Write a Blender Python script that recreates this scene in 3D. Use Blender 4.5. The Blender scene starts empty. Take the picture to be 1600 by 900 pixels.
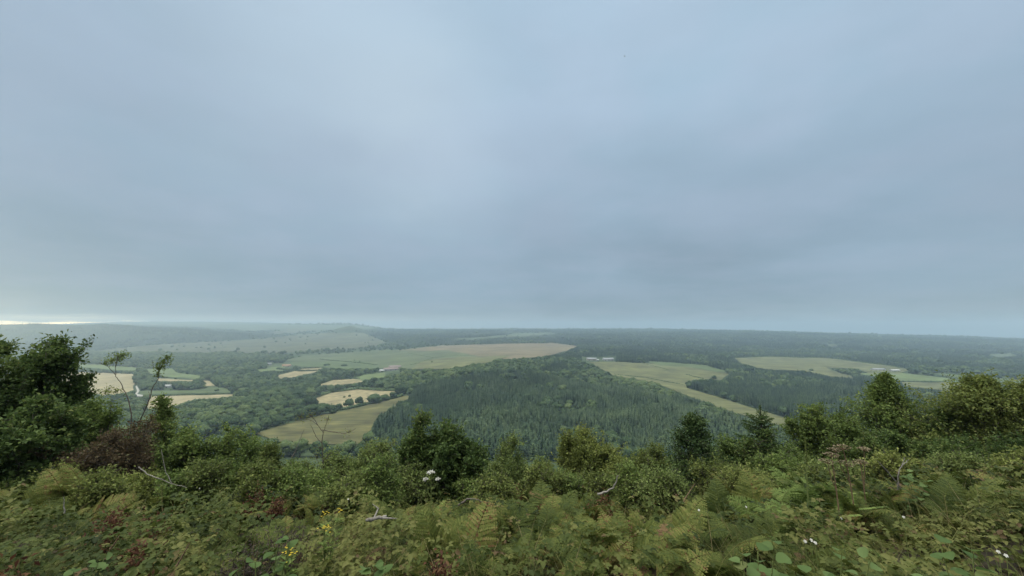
import bpy, math, random
import numpy as np
from mathutils import Vector, geometry

random.seed(7)
RNG = np.random.default_rng(7)
R = math.radians
C = bpy.context.scene.collection
SCN = bpy.context.scene

# ------------------------------------------------------------------ camera model
W, H, F = 1600.0, 900.0, 620.0          # photo frame and focal length in its pixels
PITCH = math.atan(62 / F)               # camera tilted slightly up, horizon at row 512
CP, SP = math.cos(PITCH), math.sin(PITCH)
EYE = 102.0                             # eye height above the valley floor

def tan_elev(v):                        # slope dz/dy of the ray through row v
    yc = (450.0 - np.asarray(v, float)) / F
    return (SP + yc * CP) / (CP - yc * SP)

def at(u, v, Y):                        # world point of pixel u,v at forward distance Y
    yc = (450.0 - v) / F
    k = Y / (CP - yc * SP)
    return Vector(((u - 800.0) / F * k, Y, EYE + k * (SP + yc * CP)))

def project(X, Y, Z):
    X, Y, Z = np.asarray(X, float), np.asarray(Y, float), np.asarray(Z, float) - EYE
    d = Y * CP + Z * SP
    up = -Y * SP + Z * CP
    d = np.where(d < 1e-3, 1e-3, d)
    return 800 + F * X / d, 450 - F * up / d

# ------------------------------------------------------------------ noise
def _hash(ix, iy, seed):
    n = (ix.astype(np.int64) * 374761393 + iy.astype(np.int64) * 668265263 + seed * 974711) & 0x7fffffff
    n = ((n ^ (n >> 13)) * 1274126177) & 0x7fffffff
    return ((n ^ (n >> 16)) & 0xffff) / 65535.0

def vnoise(x, y, seed=0):
    x, y = np.asarray(x, float), np.asarray(y, float)
    ix, iy = np.floor(x), np.floor(y)
    fx, fy = x - ix, y - iy
    fx, fy = fx * fx * (3 - 2 * fx), fy * fy * (3 - 2 * fy)
    a, b = _hash(ix, iy, seed), _hash(ix + 1, iy, seed)
    c, d = _hash(ix, iy + 1, seed), _hash(ix + 1, iy + 1, seed)
    return (a * (1 - fx) + b * fx) * (1 - fy) + (c * (1 - fx) + d * fx) * fy

def fbm(x, y, seed=0, oct=3):
    s, a, t = 0, 1.0, 0
    for o in range(oct):
        s = s + a * vnoise(x * 2 ** o, y * 2 ** o, seed + o * 17); t += a; a *= .5
    return s / t

# ------------------------------------------------------------------ terrain function
US = [-500, 0, 200, 300, 400, 500, 560, 600, 700, 800, 1000, 1200, 1400, 1600, 2100]
YS = [300, 400, 500, 650, 800, 1000, 1300, 1700, 2200, 2600, 3000, 3600, 5000, 7000, 9500]
VT = {
 -500: [716, 668, 645, 622, 605, 587, 570, 557, 547, 531, 509, 514, 513, 513, 513],
 0:    [716, 668, 645, 622, 605, 587, 570, 557, 547, 531, 508, 513, 511, 509, 510],
 200:  [714, 668, 645, 622, 605, 587, 570, 557, 547, 533, 510, 514, 509, 502.5, 506],
 300:  [713, 668, 645, 622, 605, 587, 570, 556, 545, 534, 514, 516, 508, 502, 505],
 400:  [712, 668, 644, 620, 604, 586, 569, 555, 545, 536, 526, 521, 508.5, 503.5, 505],
 500:  [714, 669, 643, 619, 602, 584, 567, 553, 543, 534, 527, 521, 506, 507, 509],
 560:  [715, 670, 642, 618, 600, 582, 565, 551, 541, 533, 526, 521, 506, 507, 510],
 600:  [716, 670, 642, 617, 598, 580, 564, 550, 540, 532, 526, 521, 515, 514, 514],
 700:  [716, 669, 639, 610, 589, 571, 557, 545, 536, 530, 525, 521, 515, 514, 514],
 800:  [716, 668, 636, 604, 582, 563, 552, 542, 534, 529, 524, 520, 515, 514.5, 514.5],
 1000: [716, 668, 639, 611, 591, 573, 558, 546, 537, 531, 525, 520, 514.5, 514.5, 514.5],
 1200: [716, 668, 642, 617, 598, 580, 564, 552, 542, 534, 526, 521, 518.5, 519, 519],
 1400: [716, 668, 643, 618, 600, 582, 566, 554, 543, 535, 528.5, 526, 525, 525.5, 525.5],
 1600: [716, 668, 643, 619, 602, 584, 568, 556, 546, 538, 532, 531, 531, 531, 531],
 2100: [716, 668, 643, 619, 602, 584, 568, 556, 546, 540, 535, 534, 534, 534, 534],
}
NEAR_Y = np.array([-40, -12, -3, 0, 2, 3.5, 5, 7, 9, 12, 16, 25, 60, 150], float)
NEAR_H = np.array([2.0, 1.6, 1.62, 1.68, 1.86, 2.12, 2.55, 3.2, 3.95, 5.15, 7.2, 13.0, 32.0, 70.0])
NS, NL = 161, 260
S_AX = np.linspace(-2.2, 2.2, NS)
L_AX = np.linspace(math.log(300), math.log(9500), NL)
def _build_lut():
    us = np.array(US, float); ss = (us - 800) / F / 1.0
    lut = np.zeros((NS, NL))
    ly = np.log(np.array(YS, float))
    cols = np.array([np.interp(L_AX, ly, tan_elev(np.array(VT[u]))) for u in US])
    for j in range(NL):
        lut[:, j] = np.interp(S_AX, ss, cols[:, j])
    def blur(a, axis, k):
        p = np.concatenate([np.repeat(np.take(a, [0], axis), k, axis), a, np.repeat(np.take(a, [-1], axis), k, axis)], axis)
        w = np.hanning(2 * k + 3)[1:-1]; w /= w.sum()
        return np.apply_along_axis(lambda r: np.convolve(r, w, 'valid'), axis, p)
    return blur(blur(lut, 0, 2), 1, 3)
LUT = _build_lut()

def ground_z(X, Y):
    X, Y = np.asarray(X, float), np.asarray(Y, float)
    X, Y = np.broadcast_arrays(X, Y)
    Yc = np.clip(Y, 300, 9499)
    s = np.clip(X / np.maximum(Y, 16), -2.19, 2.19)
    fi = (s + 2.2) / 4.4 * (NS - 1); fj = (np.log(Yc) - L_AX[0]) / (L_AX[-1] - L_AX[0]) * (NL - 1)
    i0 = np.clip(fi.astype(int), 0, NS - 2); j0 = np.clip(fj.astype(int), 0, NL - 2)
    a, b = fi - i0, fj - j0
    t = (LUT[i0, j0] * (1 - a) + LUT[i0 + 1, j0] * a) * (1 - b) + (LUT[i0, j0 + 1] * (1 - a) + LUT[i0 + 1, j0 + 1] * a) * b
    zfar = t * Yc
    # the conical hill on the far left skyline
    hx, hy = (548 - 800) / F * 3400, 3400
    dd = np.hypot(X - hx, (Y - hy) * .9) / 205
    zfar = zfar + 72 * (np.sqrt(1 + .02) - np.sqrt(np.minimum(dd, 1) ** 2 + .02)) * np.where(dd < 1, 1, 0)
    # the rounded wooded spur in the middle of the valley
    sx = (765 - 800) / F * Y
    zfar = zfar + 15 * np.exp(-((X - sx) / (.21 * Yc)) ** 2) * np.exp(-((Yc - 800) / 230) ** 2)
    zfar = zfar + (fbm(X / 520, Y / 420, 8, 2) - .5) * np.clip((Y - 1500) / 900, 0, 1) * np.clip(1 - (Y - 3800) / 1500, .25, 1) * 26
    zfar = zfar + (fbm(X / 260, Y / 260, 3) - .5) * np.clip((Y - 300) / 900, 0, 1) * 9
    # near slope
    hn = np.interp(Y, NEAR_Y, NEAR_H)
    side = np.clip((X - 2.0) / 5.0, 0, 1); side = side * side * (3 - 2 * side)
    lft = np.clip((-X - 3.5) / 5.0, 0, 1)
    fade = np.clip(1 - (Y - 14) / 30, 0, 1)
    hn = hn - (.42 * side + .12 * lft) * fade
    hn = hn + (fbm(X / 1.7, Y / 1.7, 9) - .5) * .35 * np.clip(Y / 3, .25, 1) * np.clip(1 - (Y - 60) / 60, 0, 1)
    w = np.clip((np.log(np.maximum(Y, 1)) - math.log(120)) / (math.log(300) - math.log(120)), 0, 1)
    w = w * w * (3 - 2 * w)
    t300 = (LUT[i0, 0] * (1 - a) + LUT[i0 + 1, 0] * a) * 300
    hmid = np.interp(Y, [150, 300], [70, 0]) - np.clip((Y - 150) / 150, 0, 1) * t300
    hn = np.where(Y > 150, hmid, hn)
    z = np.where(Y >= 300, zfar, -hn)
    return EYE + z

_RY = np.exp(np.linspace(math.log(1.0), math.log(7400), 2600))
def ray_hit(u, v, ymin=200):
    yc = (450.0 - v) / F
    k = _RY / (CP - yc * SP)
    X = (u - 800.0) / F * k
    Z = EYE + k * (SP + yc * CP)
    ok = (Z <= ground_z(X, _RY)) & (_RY > ymin)
    i = int(np.argmax(ok)) if ok.any() else len(_RY) - 1
    return float(X[i]), float(_RY[i])

# ------------------------------------------------------------------ mesh helpers
class MB:
    """collects vertices, faces (3 or 4 corners), a per vertex tint and a material slot per face"""
    def __init__(s):
        s.v, s.q, s.t, s.tint, s.n, s.qm, s.tm = [], [], [], [], 0, [], []
    def add(s, V, quads=None, tris=None, tint=.5, slot=0):
        V = np.asarray(V, float).reshape(-1, 3)
        s.v.append(V)
        s.tint.append(np.broadcast_to(np.asarray(tint, float), (len(V),)))
        if quads is not None and len(quads):
            q = np.asarray(quads, int) + s.n; s.q.append(q); s.qm.append(np.full(len(q), slot))
        if tris is not None and len(tris):
            t = np.asarray(tris, int) + s.n; s.t.append(t); s.tm.append(np.full(len(t), slot))
        s.n += len(V)
    def mesh(s, name, mats, smooth=False):
        me = bpy.data.meshes.new(name)
        V = np.concatenate(s.v) if s.v else np.zeros((0, 3))
        q = np.concatenate(s.q) if s.q else np.zeros((0, 4), int)
        t = np.concatenate(s.t) if s.t else np.zeros((0, 3), int)
        me.vertices.add(len(V)); me.vertices.foreach_set('co', V.astype(np.float32).ravel())
        loops = np.concatenate([q.ravel(), t.ravel()]).astype(np.int32)
        starts = np.concatenate([np.arange(len(q)) * 4, len(q) * 4 + np.arange(len(t)) * 3]).astype(np.int32)
        me.loops.add(len(loops)); me.loops.foreach_set('vertex_index', loops)
        me.polygons.add(len(starts)); me.polygons.foreach_set('loop_start', starts)
        mi = np.concatenate((s.qm + s.tm) or [np.zeros(0)]).astype(np.int32)
        me.polygons.foreach_set('material_index', mi)
        if smooth: me.polygons.foreach_set('use_smooth', np.ones(len(starts), bool))
        at_ = me.attributes.new('tint', 'FLOAT', 'POINT')
        at_.data.foreach_set('value', np.concatenate(s.tint).astype(np.float32) if s.tint else [])
        me.update(calc_edges=True)
        for m in (mats if isinstance(mats, (list, tuple)) else [mats]): me.materials.append(m)
        return me
    def obj(s, name, mats, parent=None, smooth=False):
        o = bpy.data.objects.new(name, s.mesh(name, mats, smooth)); C.objects.link(o)
        if parent: o.parent = parent
        return o

def tag(o, label=None, cat=None, group=None, kind=None):
    if label: o['label'] = label
    if cat: o['category'] = cat
    if group: o['group'] = group
    if kind: o['kind'] = kind
    return o

def empty(name, loc, label, cat, group=None):
    o = bpy.data.objects.new(name, None); C.objects.link(o)
    o.location = loc; o.empty_display_size = .2
    return tag(o, label, cat, group)

def unit(v):
    v = np.asarray(v, float); return v / np.maximum(np.linalg.norm(v, axis=-1, keepdims=True), 1e-9)

def tube(mb, pts, radii, n=5, tint=.5, slot=0):
    pts = np.asarray(pts, float); radii = np.broadcast_to(np.asarray(radii, float), (len(pts),))
    tang = unit(np.gradient(pts, axis=0))
    ref = np.array([.31, .77, .2]) if abs(tang[0][2]) > .9 else np.array([0.05, .02, 1.0])
    a = unit(np.cross(tang, ref)); b = np.cross(tang, a)
    th = np.arange(n) / n * 2 * math.pi
    ring = pts[:, None] + radii[:, None, None] * (np.cos(th)[None, :, None] * a[:, None] + np.sin(th)[None, :, None] * b[:, None])
    V = ring.reshape(-1, 3)
    i = np.arange(len(pts) - 1)[:, None] * n; j = np.arange(n)[None]; j2 = (np.arange(n)[None] + 1) % n
    q = np.stack([i + j, i + j2, i + n + j2, i + n + j], -1).reshape(-1, 4)
    mb.add(V, q, None, tint, slot)

def leaves(mb, P, D, N, L, Wd, tint, fold=.25, slot=0):
    """simple pointed leaves: P base, D direction, N rough normal, length L, width Wd (arrays)"""
    P, D, N = np.asarray(P, float), unit(D), np.asarray(N, float)
    S = unit(np.cross(D, N)); N = np.cross(S, D)
    L = np.broadcast_to(L, (len(P),))[:, None]; Wd = np.broadcast_to(Wd, (len(P),))[:, None]
    mid = P + D * L * .45
    v0 = P; v1 = mid + S * Wd * .5 + N * Wd * fold; v2 = P + D * L - N * L * .12; v3 = mid - S * Wd * .5 + N * Wd * fold
    V = np.stack([v0, v1, v2, v3], 1).reshape(-1, 3)
    k = np.arange(len(P))[:, None] * 4
    t = np.concatenate([k + [0, 1, 2], k + [0, 2, 3]], 1).reshape(-1, 3)
    mb.add(V, None, t, np.repeat(np.broadcast_to(tint, (len(P),)), 4), slot)

def broad_leaves(mb, P, D, N, L, Wd, tint, slot=0):
    """rounder leaves of seven points with a fold along the rib"""
    P, D, N = np.asarray(P, float), unit(D), np.asarray(N, float)
    S = unit(np.cross(D, N)); N = np.cross(S, D)
    n = len(P)
    L = np.broadcast_to(L, (n,))[:, None]; Wd = np.broadcast_to(Wd, (n,))[:, None]
    B = P; M = P + D * L * .5 - N * L * .05; T = P + D * L - N * L * .2
    e = N * Wd * .16
    L1 = P + D * L * .28 - S * Wd * .46 + e; L2 = P + D * L * .68 - S * Wd * .40 + e - N * L * .05
    R1 = P + D * L * .28 + S * Wd * .46 + e; R2 = P + D * L * .68 + S * Wd * .40 + e - N * L * .05
    V = np.stack([B, M, T, L1, L2, R1, R2], 1).reshape(-1, 3)
    k = np.arange(n)[:, None] * 7
    q = np.concatenate([k + [3, 0, 1, 4], k + [0, 5, 6, 1]], 1).reshape(-1, 4)
    t = np.concatenate([k + [4, 1, 2], k + [1, 6, 2]], 1).reshape(-1, 3)
    mb.add(V, q, t, np.repeat(np.broadcast_to(tint, (n,)), 7), slot)

def round_leaves(mb, P, D, N, L, Wd, tint, slot=0):
    """large oval leaves: a rib of six points with five pairs of edge points"""
    P, D, N = np.asarray(P, float), unit(D), np.asarray(N, float)
    S = unit(np.cross(D, N)); N = np.cross(S, D); n = len(P)
    L = np.broadcast_to(L, (n,))[:, None]; Wd = np.broadcast_to(Wd, (n,))[:, None]
    q = np.array([0, .16, .38, .62, .84, 1.0]); w = np.array([0, .36, .5, .47, .28, 0])
    cols = [P + D * L * a - N * L * .22 * a * a for a in q]
    lf = [c - S * Wd * b + N * Wd * .28 * b for c, b in zip(cols, w)]; rt = [c + S * Wd * b + N * Wd * .28 * b for c, b in zip(cols, w)]
    V = np.stack(cols + lf[1:5] + rt[1:5], 1).reshape(-1, 3)
    k = np.arange(n)[:, None] * 14
    qs, ts = [], []
    for i in range(1, 4):
        qs += [k + [i, i + 1, 6 + i, 5 + i], k + [i + 1, i, 9 + i, 10 + i]]
    ts = [k + [0, 1, 6], k + [1, 0, 10], k + [4, 5, 9], k + [5, 4, 13]]
    mb.add(V, np.concatenate(qs), np.concatenate(ts), np.repeat(np.broadcast_to(tint, (n,)), 14), slot)

# ------------------------------------------------------------------ materials
def new_mat(name):
    m = bpy.data.materials.new(name); m.use_nodes = True
    return m, m.node_tree.nodes, m.node_tree.links, m.node_tree.nodes['Principled BSDF']

def ramp(nodes, stops):
    r = nodes.new('ShaderNodeValToRGB'); e = r.color_ramp.elements
    while len(e) < len(stops): e.new(.5)
    for el, (p, c) in zip(e, stops): el.position = p; el.color = (*c, 1)
    return r

def leaf_mat(name, stops, transl=.4, rough=.65, obj_var=.25, patch=0):
    """foliage: colour by the leaf's own tint, a little per plant"""
    m, N, L, B = new_mat(name)
    a = N.new('ShaderNodeAttribute'); a.attribute_name = 'tint'
    oi = N.new('ShaderNodeObjectInfo')
    mm = N.new('ShaderNodeMath'); mm.operation = 'MULTIPLY_ADD'
    L.new(oi.outputs['Random'], mm.inputs[0]); mm.inputs[1].default_value = obj_var; mm.inputs[2].default_value = -obj_var / 2
    ad = N.new('ShaderNodeMath'); ad.operation = 'ADD'
    L.new(a.outputs['Fac'], ad.inputs[0]); L.new(mm.outputs[0], ad.inputs[1])
    if patch:                                  # stands of one age and kind: tint given per tree
        pa = N.new('ShaderNodeAttribute'); pa.attribute_name = 'patch'; pa.attribute_type = 'INSTANCER'
        a2 = N.new('ShaderNodeMath'); a2.operation = 'ADD'; L.new(ad.outputs[0], a2.inputs[0]); L.new(pa.outputs['Fac'], a2.inputs[1]); ad = a2
    r = ramp(N, stops); L.new(ad.outputs[0], r.inputs[0])
    L.new(r.outputs[0], B.inputs['Base Color'])
    B.inputs['Roughness'].default_value = rough
    B.inputs['Specular IOR Level'].default_value = .15
    tr = N.new('ShaderNodeBsdfTranslucent'); L.new(r.outputs[0], tr.inputs[0])
    mx = N.new('ShaderNodeMixShader'); mx.inputs[0].default_value = transl
    L.new(B.outputs[0], mx.inputs[1]); L.new(tr.outputs[0], mx.inputs[2])
    L.new(mx.outputs[0], N['Material Output'].inputs[0])
    return m

def noise_mat(name, stops, scale, detail=6, rough=.9, bump=0, bscale=None, stretch=(1, 1, 1), second=None, bdist=.1):
    m, N, L, B = new_mat(name)
    tc = N.new('ShaderNodeTexCoord'); mp = N.new('ShaderNodeMapping'); mp.inputs['Scale'].default_value = stretch
    L.new(tc.outputs['Object'], mp.inputs[0])
    n = N.new('ShaderNodeTexNoise'); n.inputs['Scale'].default_value = scale; n.inputs['Detail'].default_value = detail
    n.inputs['Roughness'].default_value = .6
    L.new(mp.outputs[0], n.inputs[0])
    r = ramp(N, stops); L.new(n.outputs[0], r.inputs[0])
    out = r.outputs[0]
    if second:
        sc, stops2, st2, fac = second
        mp2 = N.new('ShaderNodeMapping'); mp2.inputs['Scale'].default_value = st2; L.new(tc.outputs['Object'], mp2.inputs[0])
        n2 = N.new('ShaderNodeTexNoise'); n2.inputs['Scale'].default_value = sc; n2.inputs['Detail'].default_value = 7
        L.new(mp2.outputs[0], n2.inputs[0])
        r2 = ramp(N, stops2); L.new(n2.outputs[0], r2.inputs[0])
        mx = N.new('ShaderNodeMix'); mx.data_type = 'RGBA'; mx.blend_type = 'MULTIPLY'; mx.inputs[0].default_value = fac
        L.new(out, mx.inputs[6]); L.new(r2.outputs[0], mx.inputs[7]); out = mx.outputs[2]
    L.new(out, B.inputs['Base Color']); B.inputs['Roughness'].default_value = rough
    B.inputs['Specular IOR Level'].default_value = .2
    if bump:
        n3 = N.new('ShaderNodeTexNoise'); n3.inputs['Scale'].default_value = bscale or scale; n3.inputs['Detail'].default_value = 5
        L.new(tc.outputs['Object'], n3.inputs[0])
        b = N.new('ShaderNodeBump'); b.inputs['Strength'].default_value = bump; b.inputs['Distance'].default_value = bdist
        L.new(n3.outputs[0], b.inputs['Height']); L.new(b.outputs[0], B.inputs['Normal'])
    return m

def mixc(a, b, t): return tuple(x * (1 - t) + y * t for x, y in zip(a, b))
def green_mat(name, dark, mid, light, **k):
    return leaf_mat(name, [(.0, dark), (.45, mid), (.85, light), (1, mixc(light, (.16, .13, .05), .4))], **k)

M_DARKLEAF = green_mat('dark leaf', (0.0308, 0.0528, 0.0154), (0.0572, 0.0924, 0.0242), (0.1265, 0.1705, 0.0462))
M_OLIVE = green_mat('olive leaf', (0.0708, 0.0885, 0.0212), (0.1392, 0.1676, 0.0401), (0.2301, 0.2537, 0.0708))
M_MIDLEAF = green_mat('mid green leaf', (0.0552, 0.0862, 0.0230), (0.1150, 0.1633, 0.0414), (0.2012, 0.2530, 0.0690))
M_FEATHER = green_mat('feathery leaf', (0.0690, 0.0978, 0.0276), (0.1323, 0.1748, 0.0483), (0.2185, 0.2587, 0.0862))
M_YELLOWISH = green_mat('yellow green leaf', (0.0633, 0.0862, 0.0230), (0.1207, 0.1518, 0.0391), (0.2012, 0.2242, 0.0633))
M_SPRUCE = green_mat('spruce needle', (.024, .045, .015), (.046, .078, .024), (.10, .135, .042), rough=.7, transl=.2)
M_BRACKEN = leaf_mat('bracken frond', [(0, (0.0312, 0.0484, 0.0102)), (.45, (0.0734, 0.0927, 0.0189)), (.8, (0.1297, 0.1410, 0.0330)), (.95, (0.1729, 0.1369, 0.0472)), (1, (0.1123, 0.0604, 0.0236))], transl=.35, obj_var=.7)
M_BRACKEN2 = green_mat('fresh bracken frond', (0.0477, 0.0748, 0.0165), (0.0874, 0.1272, 0.0299), (0.1351, 0.1795, 0.0449), transl=.35, obj_var=.4)
M_RUSSET = leaf_mat('russet leaf', [(0, (.05, .022, .014)), (.5, (.095, .04, .022)), (1, (.15, .085, .04))])
M_DYING = leaf_mat('dying brown leaf', [(0, (0.0480, 0.0360, 0.0210)), (.5, (0.0900, 0.0630, 0.0330)), (1, (0.1050, 0.1200, 0.0450))])
M_BRAMBLE = leaf_mat('bramble leaf', [(0, (0.0142, 0.0238, 0.0052)), (.35, (0.0410, 0.0580, 0.0115)), (.65, (0.0813, 0.0954, 0.0218)), (.86, (0.1307, 0.1316, 0.0385)),
                                     (.93, (0.0917, 0.0626, 0.0289)), (1, (0.0706, 0.0231, 0.0142))], transl=.35, rough=.6)
M_GRASS = leaf_mat('grass blade', [(0, (0.0418, 0.0594, 0.0150)), (.5, (0.0752, 0.0871, 0.0262)), (.8, (0.1672, 0.1346, 0.0598)), (1, (0.2341, 0.1822, 0.0972))])
M_DEADFROND = leaf_mat('withered frond', [(0, (.05, .03, .015)), (.5, (.11, .065, .03)), (1, (.18, .12, .055))], transl=.25, obj_var=.6)
M_SALLOW = green_mat('sallow leaf', (.045, .08, .022), (.075, .12, .034), (.12, .17, .055), rough=.6)
M_HEATHER = leaf_mat('dead heather', [(0, (.03, .022, .02)), (.6, (.06, .045, .042)), (1, (.11, .085, .07))])
M_BARK = noise_mat('grey brown bark', [(.3, (.05, .042, .034)), (.7, (.12, .10, .085))], 20, bump=.4, bdist=.01)
M_PALEWOOD = noise_mat('bleached dead wood', [(.3, (0.0936, 0.0828, 0.0684)), (.7, (0.2160, 0.1980, 0.1728))], 25, stretch=(1, 1, .2), bump=.3, bdist=.005)
M_STALK = noise_mat('dry stalk', [(.3, (.11, .07, .04)), (.7, (.2, .13, .08))], 40)
M_GSTALK = noise_mat('green stalk', [(.3, (.08, .11, .03)), (.7, (.14, .16, .05))], 40)
M_SEED = leaf_mat('brown seed head', [(0, (.085, .066, .036)), (1, (.215, .175, .105))], transl=.1, obj_var=0)
M_WHITE = leaf_mat('white floret', [(0, (.32, .31, .26)), (1, (.52, .51, .46))], transl=.2, obj_var=0)
M_YELLOW = leaf_mat('yellow floret', [(0, (.34, .24, .02)), (1, (.48, .38, .04))], transl=.2, obj_var=0)

# terrain: woodland floor and rough pasture, leaf litter close by darkened to paint shade between plants
M_GROUND = noise_mat('valley ground', [(.3, (.022, .038, .014)), (.5, (.036, .056, .02)), (.7, (.06, .08, .028))], .012, detail=9,
                     bump=.6, bscale=.06, bdist=3, second=(.09, [(.3, (.55, .6, .5)), (.7, (1, 1, 1))], (1, 1, 1), .8))
def add_shaded_soil(m):
    N, L = m.node_tree.nodes, m.node_tree.links; B = N['Principled BSDF']
    old = B.inputs['Base Color'].links[0].from_socket
    tc = N.new('ShaderNodeTexCoord'); sp = N.new('ShaderNodeSeparateXYZ'); L.new(tc.outputs['Object'], sp.inputs[0])
    mr = N.new('ShaderNodeMapRange'); L.new(sp.outputs[1], mr.inputs[0])
    for i, x in enumerate((18, 40, 0, 1)): mr.inputs[i + 1].default_value = x
    n = N.new('ShaderNodeTexNoise'); n.inputs['Scale'].default_value = 9; n.inputs['Detail'].default_value = 6; L.new(tc.outputs['Object'], n.inputs[0])
    r = ramp(N, [(.35, (.018, .014, .009)), (.65, (.05, .04, .024))]); L.new(n.outputs[0], r.inputs[0])
    mx = N.new('ShaderNodeMix'); mx.data_type = 'RGBA'; L.new(mr.outputs[0], mx.inputs[0]); L.new(r.outputs[0], mx.inputs[6]); L.new(old, mx.inputs[7])
    L.new(mx.outputs[2], B.inputs['Base Color'])
add_shaded_soil(M_GROUND)
# ------------------------------------------------------------------ sheets that follow the terrain
def px_poly(poly, step=9.0):
    out = []
    for (u0, v0), (u1, v1) in zip(poly, poly[1:] + poly[:1]):
        n = max(1, int(math.hypot(u1 - u0, (v1 - v0) * 3) / step))
        for i in range(n):
            out.append((u0 + (u1 - u0) * i / n + (vnoise(u0 + i * .9, v0, 5) - .5) * 4, v0 + (v1 - v0) * i / n + (vnoise(u0 + i * .7, v0, 6) - .5) * 1.3))
    return out

def inside(poly, U, V):
    U, V = np.asarray(U, float), np.asarray(V, float)
    r = np.zeros(U.shape, bool)
    for (u0, v0), (u1, v1) in zip(poly, poly[1:] + poly[:1]):
        if v0 == v1: continue
        c = ((v0 > V) != (v1 > V)) & (U < (u1 - u0) * (V - v0) / (v1 - v0) + u0)
        r ^= c
    return r

def lift(Y): return .25 + .0009 * Y

def sheet(name, poly, mat, extra=0.0):
    pts = [ray_hit(u, v) for u, v in px_poly(poly)]
    w = [(x / y, math.log(y)) for x, y in pts]
    n = len(w)
    xs, ys = [p[0] for p in w], [p[1] for p in w]
    g = []
    du = .012
    nx, ny = int((max(xs) - min(xs)) / du) + 1, int((max(ys) - min(ys)) / .018) + 1
    gx, gy = np.meshgrid(min(xs) + (np.arange(nx) + .5) * du, min(ys) + (np.arange(ny) + .5) * .018)
    ins = inside(w, gx, gy)
    g = [Vector((a, b)) for a, b in zip(gx[ins], gy[ins])]
    V, E, Fc, _, _, _ = geometry.delaunay_2d_cdt([Vector(p) for p in w] + g, [], [list(range(n))], 1, 1e-6)
    wv = np.array([(p.x, p.y) for p in V])
    Y = np.exp(wv[:, 1]); X = wv[:, 0] * Y
    Z = ground_z(X, Y) + lift(Y) + extra
    me = bpy.data.meshes.new(name)
    me.from_pydata(np.stack([X, Y, Z], 1).tolist(), [], [list(f) for f in Fc])
    me.update(); me.materials.append(mat)
    if len(me.polygons):
        if me.polygons[0].normal.z < 0: me.flip_normals()
        me.polygons.foreach_set('use_smooth', np.ones(len(me.polygons), bool))
    o = bpy.data.objects.new(name, me); C.objects.link(o)
    o['kind'] = 'structure'
    return o

def field_mat(name, c, var=.25, scale=.02, stripes=None, tuft=.5, lines=None):
    lo, hi = tuple(x * (1 - var) for x in c), tuple(x * (1 + var) for x in c)
    st = stripes or (1, 1, 1)
    m = noise_mat(name, [(.3, lo), (.7, hi)], scale, detail=8,
                     second=(.12, [(.36, (.55, .6, .52)), (.62, (1, 1, 1))], st, tuft))
    if lines:                                  # tractor lines: angle, spacing in metres
        N, L = m.node_tree.nodes, m.node_tree.links; B = N['Principled BSDF']; old = B.inputs['Base Color'].links[0].from_socket
        tc = N.new('ShaderNodeTexCoord'); mp = N.new('ShaderNodeMapping'); mp.inputs['Rotation'].default_value = (0, 0, lines[0]); L.new(tc.outputs['Object'], mp.inputs[0])
        w = N.new('ShaderNodeTexWave'); w.inputs['Scale'].default_value = .314 / lines[1]; w.inputs['Distortion'].default_value = 1.2; w.inputs['Detail'].default_value = 3; w.inputs['Detail Scale'].default_value = .3
        L.new(mp.outputs[0], w.inputs[0])
        r = ramp(N, [(.0, (.70, .70, .68)), (.35, (1, 1, 1))]); L.new(w.outputs[0], r.inputs[0])
        mx = N.new('ShaderNodeMix'); mx.data_type = 'RGBA'; mx.blend_type = 'MULTIPLY'; mx.inputs[0].default_value = .75
        L.new(old, mx.inputs[6]); L.new(r.outputs[0], mx.inputs[7]); L.new(mx.outputs[2], B.inputs['Base Color'])
    return m
STRAW = field_mat('straw stubble', (.245, .205, .115), .2, .02, (.9, .3, 1), .5, (.35, 13))
PALE = field_mat('pale stubble', (.235, .195, .105), .26, .03, None, .8, (1.2, 16))
PASTURE = field_mat('green pasture', (.062, .084, .03), .34)
PASTURE2 = field_mat('bright pasture', (.086, .112, .038), .32)
OLIVEF = field_mat('rough olive hillside', (.086, .08, .028), .5, .03, (.35, 1.4, 1), .9)
OLIVE2 = field_mat('rough meadow', (.096, .098, .038), .45, .02, (.3, 1, 1), .8)
TANF = field_mat('tan moor grass', (.125, .10, .056), .34, .012)
GREENM = field_mat('green moor edge', (.068, .083, .035), .4, .01)
MOOR = field_mat('moorland', (.066, .066, .027), .5, .007, None, .8)
FARGREEN = field_mat('distant grass', (.066, .084, .038), .4, .006, None, .8)
HAZEWOOD = field_mat('distant woodland', (.02, .034, .018), .4, .02)
TRACKM = field_mat('pale track', (.30, .285, .255), .1, .2)

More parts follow.
